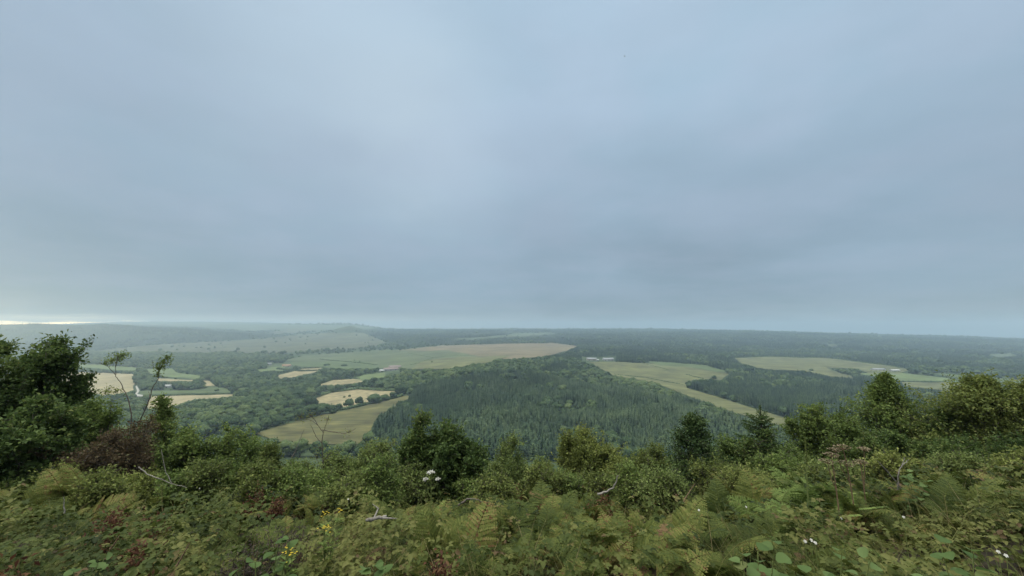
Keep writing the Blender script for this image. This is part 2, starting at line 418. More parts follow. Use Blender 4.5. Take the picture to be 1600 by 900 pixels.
FIELDS = [
 # name, polygon in photo pixels, material, extra lift
 ('moorland', [(120, 552), (240, 540), (400, 531), (500, 521), (570, 521), (605, 537), (560, 545), (430, 553), (300, 554)], MOOR, 0),
 ('moorland', [(420, 520), (470, 512), (505, 516), (430, 524)], MOOR, 0),
 ('grassland', [(185, 506.5), (260, 505), (410, 507), (560, 509), (596, 513.5), (540, 517), (440, 515), (395, 517), (300, 511)], FARGREEN, 0),
 ('grassland', [(690, 531), (760, 527), (812, 521), (867, 520.5), (868, 524), (800, 528), (720, 533)], FARGREEN, 0),
 ('grassland', [(480, 556), (600, 548), (690, 547), (760, 556), (735, 567), (690, 577), (640, 578), (560, 574), (500, 566), (440, 565)], GREENM, 0),
 ('moor_field', [(615, 549), (690, 540.5), (780, 538), (862, 536.5), (902, 541), (884, 550), (850, 558), (800, 562), (760, 560), (700, 548)], TANF, .3),
 ('grassland', [(660, 565), (720, 558), (800, 556), (760, 568), (700, 578), (640, 578)], OLIVE2, .5),
 ('stubble_field', [(90, 582), (150, 583), (214, 586), (210, 600), (207, 613), (168, 619), (95, 620)], STRAW, 0),
 ('pasture', [(112, 567), (178, 573), (215, 575), (217, 580), (180, 580), (112, 574)], PASTURE2, 0),
 ('pasture', [(225, 577), (270, 576), (278, 583), (318, 588), (310, 593), (268, 590), (225, 583)], PASTURE2, 0),
 ('stubble_field', [(243, 592), (305, 595), (302, 598.5), (245, 598)], STRAW, 0),
 ('stubble_field', [(315, 595), (328, 596), (336, 604), (319, 604.5)], STRAW, 0),
 ('pasture', [(220, 611), (300, 611), (330, 604), (355, 608), (364, 614), (220, 617.5)], PASTURE, 0),
 ('stubble_field', [(233, 620), (366, 617), (368, 623), (305, 628), (262, 642), (225, 644)], STRAW, 0),
 ('rough_field', [(398, 678), (440, 665), (500, 650), (560, 638), (637, 618.5), (640, 623), (592, 650), (577, 676), (560, 696), (440, 694)], OLIVEF, 0),
 ('dry_field', [(465, 631), (518, 614), (560, 609), (626, 612), (605, 622), (565, 631), (524, 642), (518, 634)], PALE, 0),
 ('dry_field', [(484, 606), (520, 594.5), (562, 592.5), (566, 598), (520, 604)], PALE, 0),
 ('pasture', [(547, 592), (570, 586), (603, 582), (604, 590), (566, 596)], PASTURE2, 0),
 ('dry_field', [(432, 587), (470, 577), (506, 575), (494, 582), (460, 590), (433, 593)], PALE, 0),
 ('pasture', [(398, 579), (446, 572), (442, 580), (400, 583)], PASTURE2, 0),
 ('pasture', [(455, 566), (560, 565), (600, 572), (580, 578), (500, 576), (450, 572)], PASTURE, .3),
 ('meadow', [(918, 566), (960, 566), (1005, 568), (1080, 574), (1142, 585), (1128, 594), (1092, 594), (1070, 598), (1076, 608), (1130, 624),
             (1200, 646), (1246, 659), (1238, 670), (1190, 660), (1100, 629), (1022, 599), (960, 588)], OLIVE2, 0),
 ('pasture', [(1005, 564.5), (1100, 571), (1146, 584), (1120, 583), (1080, 574.5), (1030, 572)], PASTURE, .3),
 ('meadow', [(1146, 560), (1200, 558), (1290, 560), (1380, 571), (1422, 578), (1404, 585), (1360, 586), (1340, 577), (1290, 575), (1300, 580), (1342, 593),
             (1300, 589), (1250, 580), (1200, 578), (1160, 570)], OLIVE2, 0),
 ('pasture', [(1334, 584), (1404, 583), (1480, 591), (1500, 598), (1410, 596)], PASTURE2, 0),
 ('meadow', [(1406, 598), (1500, 598.5), (1520, 604), (1485, 613), (1420, 606)], OLIVE2, .3),
 ('pasture', [(1450, 583), (1530, 588), (1600, 596), (1600, 601), (1505, 593)], PASTURE, 0),
 ('clearing', [(1540, 554.5), (1580, 553), (1592, 556), (1560, 559)], FARGREEN, 0),
 ('clearing', [(1292, 539), (1304, 538), (1310, 541), (1298, 542)], FARGREEN, 0),
]
for nm, poly, mt, ex in FIELDS: sheet(nm, poly, mt, ex)
FIELD_POLYS = [f[1] for f in FIELDS]
sheet('track', [(212.5, 606), (213.8, 603), (215, 608), (217.5, 612), (214, 617), (224, 619), (224, 620), (209, 620.6), (214.5, 612)], TRACKM, .3)

# the ground itself: one sheet from behind the viewer to the far skyline
def build_ground():
    rows = np.concatenate([np.linspace(-40, -2, 20), np.linspace(-1.5, 16, 90), np.exp(np.linspace(math.log(16.3), math.log(9400), 400))])
    cols = np.linspace(-1.72, 1.72, 420)
    Yg, Sg = np.meshgrid(rows, cols, indexing='ij')
    Xg = Sg * np.maximum(Yg, 16)
    Z = ground_z(Xg, Yg)
    mb = MB()
    nr, nc = Yg.shape
    i = np.arange(nr - 1)[:, None] * nc + np.arange(nc - 1)[None]
    q = np.stack([i, i + 1, i + nc + 1, i + nc], -1).reshape(-1, 4)
    mb.add(np.stack([Xg, Yg, Z], -1).reshape(-1, 3), q)
    o = mb.obj('ground', M_GROUND, smooth=True); o['kind'] = 'structure'
build_ground()

# ------------------------------------------------------------------ distant trees
def ico(sub=1):
    t = (1 + 5 ** .5) / 2
    v = [(-1, t, 0), (1, t, 0), (-1, -t, 0), (1, -t, 0), (0, -1, t), (0, 1, t), (0, -1, -t), (0, 1, -t), (t, 0, -1), (t, 0, 1), (-t, 0, -1), (-t, 0, 1)]
    f = [(0, 11, 5), (0, 5, 1), (0, 1, 7), (0, 7, 10), (0, 10, 11), (1, 5, 9), (5, 11, 4), (11, 10, 2), (10, 7, 6), (7, 1, 8),
         (3, 9, 4), (3, 4, 2), (3, 2, 6), (3, 6, 8), (3, 8, 9), (4, 9, 5), (2, 4, 11), (6, 2, 10), (8, 6, 7), (9, 8, 1)]
    v = [tuple(unit(p)) for p in v]
    for _ in range(sub):
        cache, nf = {}, []
        def mid(a, b):
            k = (min(a, b), max(a, b))
            if k not in cache:
                v.append(tuple(unit(np.array(v[a]) + np.array(v[b])))); cache[k] = len(v) - 1
            return cache[k]
        for a, b, c in f:
            ab, bc, ca = mid(a, b), mid(b, c), mid(c, a)
            nf += [(a, ab, ca), (b, bc, ab), (c, ca, bc), (ab, bc, ca)]
        f = nf
    return np.array(v), np.array(f)
ICO1 = ico(1)

def far_stops(dark, mid, light): return [(0, dark), (.5, mid), (1, light)]
def far_leaf(name, d, m, l, ov=.9): return leaf_mat(name, far_stops(d, m, l), transl=.15, rough=.75, obj_var=ov, patch=1)
M_FCON = far_leaf('plantation needles', (.016, .034, .017), (.040, .070, .031), (.098, .135, .056), .6)
M_FBRO = far_leaf('woodland crown leaves', (.022, .042, .015), (.050, .082, .028), (.098, .13, .044), .9)

def conifer_mesh(seed, h=15.0, r=2.7):
    g = np.random.default_rng(seed); mb = MB()
    tube(mb, [(0, 0, -1), (0, 0, h * .6), (0, 0, h)], [.22, .13, .03], 5, .1, 1)
    nl = 12
    for k in range(nl):
        t = k / (nl - 1)
        z = h * (.12 + .86 * t)
        n = int(9 - 4 * t)
        rr = r * (1 - t) ** .52 + .25
        az = g.uniform(0, 6.28) + np.arange(n) / n * 6.28 + g.normal(0, .2, n)
        ln = rr * g.uniform(.72, 1.15, n)
        d = np.stack([np.cos(az), np.sin(az), np.full(n, .25 + .5 * t - .35)], -1)
        leaves(mb, np.tile([0, 0, z], (n, 1)), d, np.tile([0, 0, 1.], (n, 1)), ln * 1.05, ln * .75, g.uniform(.34, .72, n), fold=-.22)
    cone = [(0, 0, h * .98)] + [(math.cos(a) * r * .5, math.sin(a) * r * .5, h * .1) for a in np.arange(6) / 6 * 6.28]
    mb.add(cone, None, [(0, 1 + i, 1 + (i + 1) % 6) for i in range(6)], .28)
    return mb

def broadleaf_mesh(seed, h=11.0, r=4.2, nlobe=13, cards=46):
    g = np.random.default_rng(seed); mb = MB()
    tube(mb, [(0, 0, -1), (.1, 0, h * .3), (0, .1, h * .6)], [.35, .26, .12], 6, .1, 1)
    for k in range(nlobe):
        a = k * 2.4 + g.uniform(-.4, .4)
        e = g.uniform(0, 1)
        rad = r * (.62 * math.sqrt(1 - e * .85)) * (0 if k == 0 else 1) * g.uniform(.7, 1.1)
        c = np.array([math.cos(a) * rad, math.sin(a) * rad, h * (.36 + .42 * e)])
        if k == 0: c = np.array([0, 0, h * .68])
        sr = r * g.uniform(.36, .55)
        V, Fc = ICO1
        rough = 1 + g.normal(0, .13, len(V))
        mb.add(c + V * sr * .9 * rough[:, None] * [1, 1, .85], None, Fc, g.uniform(.15, .5))
        d = unit(g.normal(0, 1, (cards, 3)) + [0, 0, .35])
        P = c + d * sr * [1, 1, .88] * g.uniform(.82, 1.05, (cards, 1))
        dirv = unit(np.cross(d, g.normal(0, 1, (cards, 3))) + d * .3)
        leaves(mb, P, dirv, d, g.uniform(.45, .95, cards) * r / 4.2, g.uniform(.45, .9, cards) * r / 4.2, g.uniform(.2, .95, cards), fold=-.1)
    return mb

CON = [conifer_mesh(s, h, r).mesh('conifer', [M_FCON, M_BARK]) for s, h, r in ((1, 11.5, 3.5), (2, 12.5, 3.2), (3, 10.5, 3.7), (4, 12, 3.1))]
BRO = [broadleaf_mesh(s, h, r).mesh('broadleaf', [M_FBRO, M_BARK]) for s, h, r in ((11, 9.6, 5.6), (12, 8.6, 6.0), (13, 10.4, 5.2), (14, 8.0, 5.6))]

# which wood stands where, in photo pixels, painted in order (later wins; fields win over all)
CONIFER, BROAD = 1, 2
X0, X1 = -400, 2000
WOODS = [
 (BROAD, .80, [(X0, 560), (420, 556), (600, 566), (660, 576), (690, 580), (640, 620), (600, 650), (580, 690), (560, 800), (X0, 800)]),
 (BROAD, .10, [(430, 556), (520, 552), (620, 548), (680, 560), (700, 574), (640, 580), (560, 572), (470, 572)]),
 (BROAD, .85, [(X0, 545), (100, 550), (330, 553), (440, 557), (440, 563), (X0, 563)]),
 (CONIFER, .95, [(X0, 503), (140, 505), (215, 507), (330, 512), (450, 519), (440, 527), (390, 531), (240, 539), (120, 551), (X0, 553)]),
 (CONIFER, .95, [(548, 519), (590, 515), (700, 516), (868, 513), (X1, 515), (X1, 800), (1240, 800), (1245, 657), (1200, 644), (1130, 622), (1074, 606), (1000, 590), (940, 575), (915, 560), (905, 545), (860, 538), (640, 540),
                 (615, 537), (605, 534), (575, 524)]),
 (CONIFER, .97, [(860, 560), (870, 552), (905, 545), (1000, 549), (1060, 556), (1150, 562), (1150, 578), (1080, 574), (1005, 567), (955, 559), (920, 562), (890, 572)]),
 (CONIFER, .97, [(560, 800), (577, 695), (583, 668), (640, 624), (662, 604), (690, 584), (720, 574), (800, 564), (850, 561), (890, 570), (925, 574), (970, 592),
                 (1060, 621), (1150, 652), (1240, 680), (1240, 800)]),
 (BROAD, .9, [(655, 606), (690, 582), (720, 572), (800, 562), (850, 559), (880, 568), (840, 582), (760, 590), (700, 600)]),
 (BROAD, .9, [(880, 568), (925, 574), (975, 594), (1060, 621), (1050, 628), (960, 604), (890, 582)]),
 (BROAD, .45, [(1250, 575), (1300, 572), (1345, 577), (1340, 592), (1290, 582)]),
 (BROAD, .35, [(1330, 577), (1500, 580), (1600, 588), (1600, 603), (1400, 600)]),
]
YARDS = [[(592, 572), (626, 570), (628, 584), (590, 585)], [(908, 556), (962, 555), (962, 568), (908, 566)], [(415, 565), (460, 566), (460, 576), (415, 574)],
         [(252, 600), (276, 600), (276, 608), (252, 607)], [(1352, 573), (1408, 574), (1408, 582), (1352, 581)], [(206, 600), (222, 600), (226, 621), (206, 621)]]
def make_woods():
    g = np.random.default_rng(5)
    out = []
    for y0, y1, sp in ((60, 285, 5.2), (285, 700, 4.7), (700, 1200, 6.0), (1200, 2000, 9.0), (2000, 3300, 13.0), (3300, 5200, 22.0)):
        nx = int(y1 * 1.75 / sp); ny = int((y1 - y0) / sp)
        gx, gy = np.meshgrid(np.arange(-nx, nx + 1) * sp, y0 + np.arange(ny) * sp)
        X = (gx + g.uniform(-.45, .45, gx.shape) * sp).ravel(); Y = (gy + g.uniform(-.45, .45, gx.shape) * sp).ravel()
        k = np.abs(X) < 1.6 * Y + (20 if y0 > 100 else 60); X, Y = X[k], Y[k]
        Z = ground_z(X, Y)
        U, V = project(X, Y, Z)
        kind = np.zeros(len(X), int); dens = np.full(len(X), .12)
        kind[:] = BROAD
        for kd, d, poly in WOODS:
            m = inside(poly, U, V); kind[m] = kd; dens[m] = d
        # a few broadleaves inside the plantation
        mixn = vnoise(X / 60, Y / 60, 40)
        kind[(kind == CONIFER) & (mixn > .70) & (g.uniform(0, 1, len(X)) < .6)] = BROAD
        for poly in FIELD_POLYS[:2] + FIELD_POLYS[3:7]:
            m = inside(poly, U, V); dens[m] = .005 if poly is FIELD_POLYS[0] else .004; kind[m] = BROAD
        for poly in FIELD_POLYS[2:3] + FIELD_POLYS[7:]:
            dens[inside(poly, U, V)] = 0
        # broadleaf crowns are wider: thin them
        dens = np.where(kind == BROAD, dens * min(1, (sp / 8.4) ** 2), dens)
        if sp == 5.2: kind = np.where(vnoise(X / 25, Y / 25, 44) > .5, CONIFER, BROAD); dens = np.where(kind == CONIFER, .8, .4)
        k = g.uniform(0, 1, len(X)) < dens
        size = {5.2: .8, 4.7: 1.0, 6.0: 1.0, 9.0: 1.0, 13.0: 1.15, 22.0: 1.4}[sp]
        n = int(k.sum())
        sc = np.where(kind[k] == CONIFER, g.uniform(.78, 1.1, n), g.uniform(.62, 1.45, n)) * size * (1 + (fbm(X[k] / 45, Y[k] / 45, 77) - .5) * .9) * np.where(g.uniform(0, 1, n) < .06, 1.25, 1)
        # woodland edges: no crown stands in front of an open field
        X, Y, Z, U, V, kind = X[k], Y[k], Z[k], U[k], V[k], kind[k]
        hid = np.zeros(n, bool)
        for f in (.35, .72):
            Ut, Vt = project(X, Y, Z + np.where(kind == CONIFER, 11, 9.2) * sc * f)
            for poly in FIELD_POLYS[2:3] + FIELD_POLYS[4:] + YARDS:
                hid |= inside(poly, Ut, Vt)
        # a lower edge tree where that clears the view, else none
        low = np.zeros(n, bool)
        for f in (.2, .36):
            Ut, Vt = project(X, Y, Z + np.where(kind == CONIFER, 11, 9.2) * sc * f)
            for poly in FIELD_POLYS[2:3] + FIELD_POLYS[4:] + YARDS:
                low |= inside(poly, Ut, Vt)
        sc = np.where(hid & ~low, sc * .46, sc)
        hid &= low | (g.uniform(0, 1, n) < .3)
        if sp == 5.2: hid = project(X, Y, Z + np.where(kind == CONIFER, 13.5, 11.5) * sc)[1] < 722
        X, Y, Z, U, V, kind, sc = [q[~hid] for q in (X, Y, Z, U, V, kind, sc)]
        k = slice(None)
        big = np.clip((Y - 900) / 1200, 0, 1)
        pt = (vnoise(X / 38, Y / 38, 61) - .5) * .45 * (1 - big) + (vnoise(X / 110, Y / 140, 62) - .5) * .55 + (vnoise(X / 330, Y / 260, 63) - .5) * .7 * big
        out.append(np.stack([X[k], Y[k], Z[k], sc, kind[k], U[k], V[k], pt], 1))
    return np.concatenate(out)
T = make_woods()
# keep crowns out of the fields and the farm yards
print('trees', len(T), (T[:, 4] == 1).sum())

def copy_mesh_obj(name, me, loc, rz, sc, label, cat, group):
    o = bpy.data.objects.new(name, me); C.objects.link(o)
    o.location = loc; o.rotation_euler = (0, 0, rz); o.scale = sc
    return tag(o, label, cat, group)

def pick_individuals(kind, n):
    m = (T[:, 4] == kind) & (T[:, 1] > 285) & (T[:, 5] > 8) & (T[:, 5] < 1592) & (T[:, 6] < 712)
    if kind == CONIFER: m &= (T[:, 5] > 560) & (T[:, 5] < 1260)
    else: m &= ((T[:, 5] > 280) & (T[:, 5] < 640))
    idx = np.where(m)[0]
    return idx[np.argsort(T[idx, 1])][:n]
IND = {CONIFER: pick_individuals(CONIFER, 290), BROAD: pick_individuals(BROAD, 230)}
for i in IND[CONIFER]:
    x, y, z, s = T[i, :4]
    o = copy_mesh_obj('conifer_tree', random.choice(CON), (x, y, z), random.uniform(0, 6.28), (s, s, s * random.uniform(.95, 1.15)),
                  'dark conifer in the near edge of the dense plantation in the valley', 'tree', 'conifers at the near edge of the plantation')
    o['patch'] = float(T[i, 7])
for i in IND[BROAD]:
    x, y, z, s = T[i, :4]
    o = copy_mesh_obj('broadleaf_tree', random.choice(BRO), (x, y, z), random.uniform(0, 6.28), (s, s, s * random.uniform(.9, 1.1)),
                  'round-crowned broadleaf tree in the wood below the pale fields on the valley floor', 'tree', 'broadleaf trees in the near valley wood')
    o['patch'] = float(T[i, 7])

def scatter_object(name, label, pts, meshes, kind='stuff'):
    """one object: points carrying a size, instanced with one of the tree meshes each"""
    me = bpy.data.meshes.new(name)
    me.vertices.add(len(pts)); me.vertices.foreach_set('co', pts[:, :3].astype(np.float32).ravel())
    a = me.attributes.new('patch', 'FLOAT', 'POINT'); a.data.foreach_set('value', pts[:, 7].astype(np.float32))
    a = me.attributes.new('size', 'FLOAT', 'POINT'); a.data.foreach_set('value', pts[:, 3].astype(np.float32))
    o = bpy.data.objects.new(name, me); C.objects.link(o)
    tag(o, label, 'woodland', None, kind)
    ng = bpy.data.node_groups.new(name, 'GeometryNodeTree')
    ng.interface.new_socket('Geometry', in_out='INPUT', socket_type='NodeSocketGeometry')
    ng.interface.new_socket('Geometry', in_out='OUTPUT', socket_type='NodeSocketGeometry')
    N, L = ng.nodes, ng.links
    gi, go = N.new('NodeGroupInput'), N.new('NodeGroupOutput')
    inst = N.new('GeometryNodeInstanceOnPoints')
    g2i = N.new('GeometryNodeGeometryToInstance')
    for m in meshes:
        src = bpy.data.objects.new(name + ' source', m)
        oi = N.new('GeometryNodeObjectInfo'); oi.inputs[0].default_value = src; oi.transform_space = 'ORIGINAL'
        L.new(oi.outputs['Geometry'], g2i.inputs[0])
    L.new(gi.outputs[0], inst.inputs['Points']); L.new(g2i.outputs[0], inst.inputs['Instance'])
    inst.inputs['Pick Instance'].default_value = True
    ri = N.new('FunctionNodeRandomValue'); ri.data_type = 'INT'; ri.inputs[4].default_value = 0; ri.inputs[5].default_value = len(meshes) - 1
    L.new(ri.outputs[2], inst.inputs['Instance Index'])
    rr = N.new('FunctionNodeRandomValue'); rr.data_type = 'FLOAT'; rr.inputs[3].default_value = 6.283; rr.inputs[8].default_value = 3
    cx = N.new('ShaderNodeCombineXYZ'); L.new(rr.outputs[1], cx.inputs[2]); L.new(cx.outputs[0], inst.inputs['Rotation'])
    na = N.new('GeometryNodeInputNamedAttribute'); na.data_type = 'FLOAT'; na.inputs[0].default_value = 'size'
    L.new(na.outputs[0], inst.inputs['Scale'])
    L.new(inst.outputs[0], go.inputs[0])
    md = o.modifiers.new('scatter', 'NODES'); md.node_group = ng
    return o
rest = np.ones(len(T), bool)
for k in IND: rest[IND[k]] = False
con, bro = T[rest & (T[:, 4] == 1)], T[rest & (T[:, 4] == 2)]
near_p = (con[:, 1] < 1250) & (con[:, 5] < 1245) & (con[:, 6] > 555)
left_r = (con[:, 5] < 480)
scatter_object('conifer_plantation', 'dense dark conifer plantation filling the middle of the valley', con[near_p], CON)
scatter_object('hillside_forest', 'blue-green forest covering the long plateau across the valley', con[~near_p & ~left_r], CON)
scatter_object('ridge_forest', 'dark blue wooded ridge under the bright strip of sky', con[~near_p & left_r], CON)
scatter_object('valley_woodland', 'rounded broadleaf woodland spread between the valley fields', bro, BRO)
exec_rest = True
# ------------------------------------------------------------------ hedges, farm buildings, lone trees in the fields
def hedge(px, label, h=2.2, w=2.4, mat=None, name='hedge'):
    g = np.random.default_rng(int(px[0][0]))
    mb = MB()
    P = [ray_hit(u, v) for u, v in px]
    pts = []
    for (x0, y0), (x1, y1) in zip(P, P[1:]):
        n = max(2, int(math.hypot(x1 - x0, y1 - y0) / (w * .55)))
        pts += [(x0 + (x1 - x0) * i / n, y0 + (y1 - y0) * i / n) for i in range(n)]
    pts = np.array(pts); Z = ground_z(pts[:, 0], pts[:, 1])
    V, Fc = ICO1
    for (x, y), z in zip(pts, Z):
        hh = h * g.uniform(.6, 1.25)
        mb.add(np.array([x, y, z + hh * .45]) + V * np.array([w * .55, w * .55, hh * .6]) * (1 + g.normal(0, .13, (len(V), 1))), None, Fc, g.uniform(.1, .5))
        d = unit(g.normal(0, 1, (12, 3)) + [0, 0, .4])
        leaves(mb, np.array([x, y, z + hh * .45]) + d * [w * .55, w * .55, hh * .6], unit(g.normal(0, 1, (12, 3))), d, w * .3, w * .3, g.uniform(.2, .9, 12))
    return tag(mb.obj(name, mat or M_FBRO), label, 'hedge')
hedge([(95, 621), (168, 620.5), (207, 615)], 'dark hedge along the lower edge of the big straw field')
hedge([(112, 581.5), (150, 582), (214, 584)], 'dark hedge along the top edge of the big straw field', 3.5, 3.5)
hedge([(228, 618.6), (300, 617.6), (366, 615.6)], 'long thin hedge between the green strip and the lower straw field')
hedge([(112, 574.5), (180, 580.2), (222, 581)], 'dark hedge below the narrow bright green strip', 3, 3)
hedge([(1003, 568.5), (1025, 573.5), (1046, 579.5)], 'dark boundary bank running down the upper part of the right hand meadow', 1.8, 2.2)
hedge([(960, 585.5), (1010, 591), (1040, 597), (1068, 602)], 'dark boundary bank crossing the middle of the right hand meadow', 1.6, 2)
hedge([(1072, 586), (1086, 589.5), (1100, 592.5)], 'short dark bank in the right hand meadow next to the wood corner', 1.8, 2.2)
hedge([(636, 552), (660, 556.5), (678, 559.5), (700, 557.5), (765, 554.5)], 'dark field boundary crossing the green moor edge', 2, 3)
hedge([(642, 571), (660, 566), (677, 560.5)], 'dark field boundary climbing to join the one across the moor edge', 2, 3)
hedge([(1404, 597.2), (1450, 597.4), (1500, 598.2)], 'dark hedge at the top of the pale field beyond the tall larch', 2.5, 3)
hedge([(1340, 582.6), (1400, 582.2), (1480, 590)], 'dark hedge below the far farm on the right', 2, 2.5)

def edge(i, a, b):                            # part of a field's outline as a hedge line
    p = FIELDS[i][1]; return [p[k % len(p)] for k in range(a, b + 1)]
hedge(edge(9, 0, 3), 'hedge along the top of the small green pasture left of the tufted tree belt', 3, 3.4)
hedge(edge(10, 2, 4), 'hedge below the thin straw strip above the white roofed house', 3, 3.4)
hedge(edge(13, 1, 5), 'thick dark hedge along the lower edge of the lowest straw field on the left', 3.6, 4.4)
hedge(edge(15, 0, 3), 'tall dark hedge along the back of the widest dry field', 4.2, 5)
hedge([(518, 643), (545, 639), (575, 632), (600, 626.5), (630, 619)], 'overgrown hedge under the row of trees between dry field and olive hillside', 3.4, 4.6)
hedge(edge(16, 0, 2), 'hedge behind the small dry field in the middle of the valley', 3.6, 4.4)
hedge(edge(17, 0, 2), 'hedge behind the small bright pasture beside the red roofed farm', 3, 4)
hedge(edge(18, 0, 2), 'hedge behind the dry field right of the long farmhouse', 3.4, 4.6)
hedge([(500, 562), (540, 566), (590, 571)], 'broken line of bushes across the green slope above the red roofed farm', 3, 4)
hedge([(433, 577), (470, 581), (520, 579), (575, 578)], 'belt of dark bushes below the green slope', 4.5, 6)
hedge([(1146, 560), (1200, 558), (1290, 560), (1380, 571), (1422, 578)], 'dark wood edge along the top of the far right meadow', 3, 5)
LONE = [  # pixel of the foot, size, label
 (529, 641, 1.0, 'roundest tree at the left end of the row between dry field and olive hillside'),
 (545, 638, 1.25, 'second tree from the left in the row above the olive hillside'),
 (561, 634.5, 1.35, 'third tree from the left in the row above the olive hillside'),
 (584, 631, 1.7, 'broad tree right of the gap in the row above the olive hillside'),
 (600, 627, 1.35, 'tree in the middle of the clump above the olive hillside'),
 (614, 623, 1.1, 'tree at the right end of the row above the olive hillside'),
 (500, 648, 1.9, 'big dark tree at the left end of the dry field'),
 (486, 651, 1.7, 'tall tree above the left corner of the olive hillside'),
 (538, 622, .5, 'small bush standing in the dry field, left of two'),
 (546, 621, .45, 'small bush standing in the dry field, right of two'),
 (510, 572, 1.5, 'dark round clump tree standing on the green slope'),
 (537, 573, 1.4, 'wide dark tree right of the clump on the green slope'),
 (554, 564, .55, 'small round tree alone on the upper green slope'),
 (562, 566, .5, 'second small tree near the lone one on the upper green slope'),
 (675, 567, .6, 'little round tree on the slope below the moor boundary'),
 (640, 582, 1.1, 'pale loose tree right of the red roofed farm'),
 (648, 582, .8, 'round tree two along from the red roofed farm'),
 (660, 583, .9, 'round tree three along from the red roofed farm'),
 (671, 582, 1.0, 'round tree next to the top corner of the wood'),
 (1116, 594, 1.0, 'single dark tree at the tip of the right wood in the meadow'),
 (338, 612, .8, 'lone tree on the green strip beside the lower straw field'),
 (307, 544.5, 1.3, 'left of two tiny trees on the far moorland'),
 (314, 544.5, 1.2, 'right of two tiny trees on the far moorland'),
 (352, 543.5, 1.2, 'single tiny dark tree further right on the far moorland'),
 (1268, 580, .9, 'small tree on the edge of the pale right hand field'),
]
for u, v, s, lab in LONE:
    x, y = ray_hit(u, v)
    copy_mesh_obj('broadleaf_tree', random.choice(BRO), (x, y, float(ground_z(x, y)) - .12 * s * 8), random.uniform(0, 6.28), (s * random.uniform(.85, 1.3), s * random.uniform(.85, 1.2), s * random.uniform(.75, 1.1)), lab, 'tree', 'single trees standing in the valley fields')
for px in ([(222, 609), (318, 609)], [(222, 603), (318, 606)]):   # the thick belt of trees round the white roofed house
    for i in range(15):
        u = px[0][0] + (px[1][0] - px[0][0]) * (i + random.uniform(-.3, .3)) / 14
        if 250 < u < 278 and px[0][1] > 605: continue
        x, y = ray_hit(u, px[0][1] + random.uniform(-1, 1))
        s = random.uniform(.7, 1.15)
        copy_mesh_obj('broadleaf_tree', random.choice(BRO), (x, y, float(ground_z(x, y))), random.uniform(0, 6.28), (s, s, s),
                      'tree in the dark belt around the white roofed house between the straw fields', 'tree', 'belt of trees round the white roofed house')

def plain(name, c, rough=.8):
    return noise_mat(name, [(.3, tuple(x * .88 for x in c)), (.7, tuple(min(1, x * 1.08) for x in c))], .8, rough=rough)
WALLS = {'white': plain('white rendered wall', (.30, .295, .28)), 'stone': plain('stone wall', (.34, .29, .22))}
ROOFS = {'grey': plain('grey sheet roof', (.235, .24, .24)), 'pink': plain('faded red sheet roof', (.22, .175, .16)), 'white': plain('white roof', (.40, .40, .385)), 'tan': plain('clay tile roof', (.33, .2, .13))}
M_OPEN = plain('dark opening', (.03, .03, .035))

def box(mb, x0, x1, y0, y1, z0, z1, slot=0):
    V = [(x, y, z) for z in (z0, z1) for y in (y0, y1) for x in (x0, x1)]
    mb.add(V, [(0, 2, 3, 1), (4, 5, 7, 6), (0, 1, 5, 4), (2, 6, 7, 3), (0, 4, 6, 2), (1, 3, 7, 5)], None, .5, slot)

def building(name, u, v, ln, wd, h, rh, wall, roof, yaw, label, cat):
    x, y = ray_hit(u, v); z = float(ground_z(x, y))
    t = empty(name, (x, y, z), label, cat); t.rotation_euler = (0, 0, yaw)
    a, b = ln / 2, wd / 2
    mb = MB(); V = [(-a, -b, -3), (a, -b, -3), (a, b, -3), (-a, b, -3), (-a, -b, h), (a, -b, h), (a, b, h), (-a, b, h), (-a, 0, h + rh * .97), (a, 0, h + rh * .97)]
    mb.add(V, [(0, 1, 5, 4), (1, 2, 6, 5), (2, 3, 7, 6), (3, 0, 4, 7)], [(5, 6, 9), (7, 4, 8)])
    mb.obj('wall', WALLS[wall], t)
    mb = MB(); e = .5; th = .25
    for sgn in (-1, 1):
        V = [(-a - e, sgn * (b + e), h - e * rh / b), (a + e, sgn * (b + e), h - e * rh / b), (a + e, 0, h + rh), (-a - e, 0, h + rh)]
        V += [(p[0], p[1], p[2] + th) for p in V]
        mb.add(V, [(0, 1, 2, 3), (4, 7, 6, 5), (0, 4, 5, 1), (1, 5, 6, 2), (3, 7, 4, 0)])
    mb.obj('roof', ROOFS[roof], t)
    n = max(1, int(ln / 9))
    for i in range(n):
        cx = -a + ln * (i + .5) / n
        mb = MB(); box(mb, cx - 1.1, cx + 1.1, -b - .06, -b + .05, .2 if i == 0 else 1.0, h * .75)
        mb.obj('door' if i == 0 else 'window', M_OPEN, t)
    return t
building('farm_barn', 611, 579, 34, 13, 3.6, 3.2, 'white', 'pink', .25, 'long farm barn with faded red roof among trees', 'barn')
building('farm_barn', 617, 575.5, 30, 12, 4, 3, 'stone', 'pink', .25, 'second faded red roofed barn, behind the long one', 'barn')
building('farm_shed', 597, 581, 11, 8, 3, 2, 'white', 'white', .1, 'small white shed left of the red roofed barns', 'shed')
building('farm_barn', 924, 563, 26, 13, 4, 3, 'stone', 'grey', -.1, 'grey roofed barn left of the white van sized shed above the meadow', 'barn')
building('farm_barn', 950, 563.5, 30, 14, 4, 3.4, 'white', 'grey', .12, 'wide grey roofed barn right of the white shed above the meadow', 'barn')
building('farm_shed', 934, 564, 6, 4, 3, 1.5, 'white', 'white', 0, 'small bright white shed between two grey roofed barns', 'shed')
building('farm_house', 420, 571, 15, 8, 4.5, 3, 'white', 'grey', .1, 'white walled house half hidden by trees on the far left pastures', 'house')
building('farm_house', 448, 573, 24, 9, 3.6, 3, 'stone', 'tan', .1, 'long brownish farmhouse right of the white house', 'house')
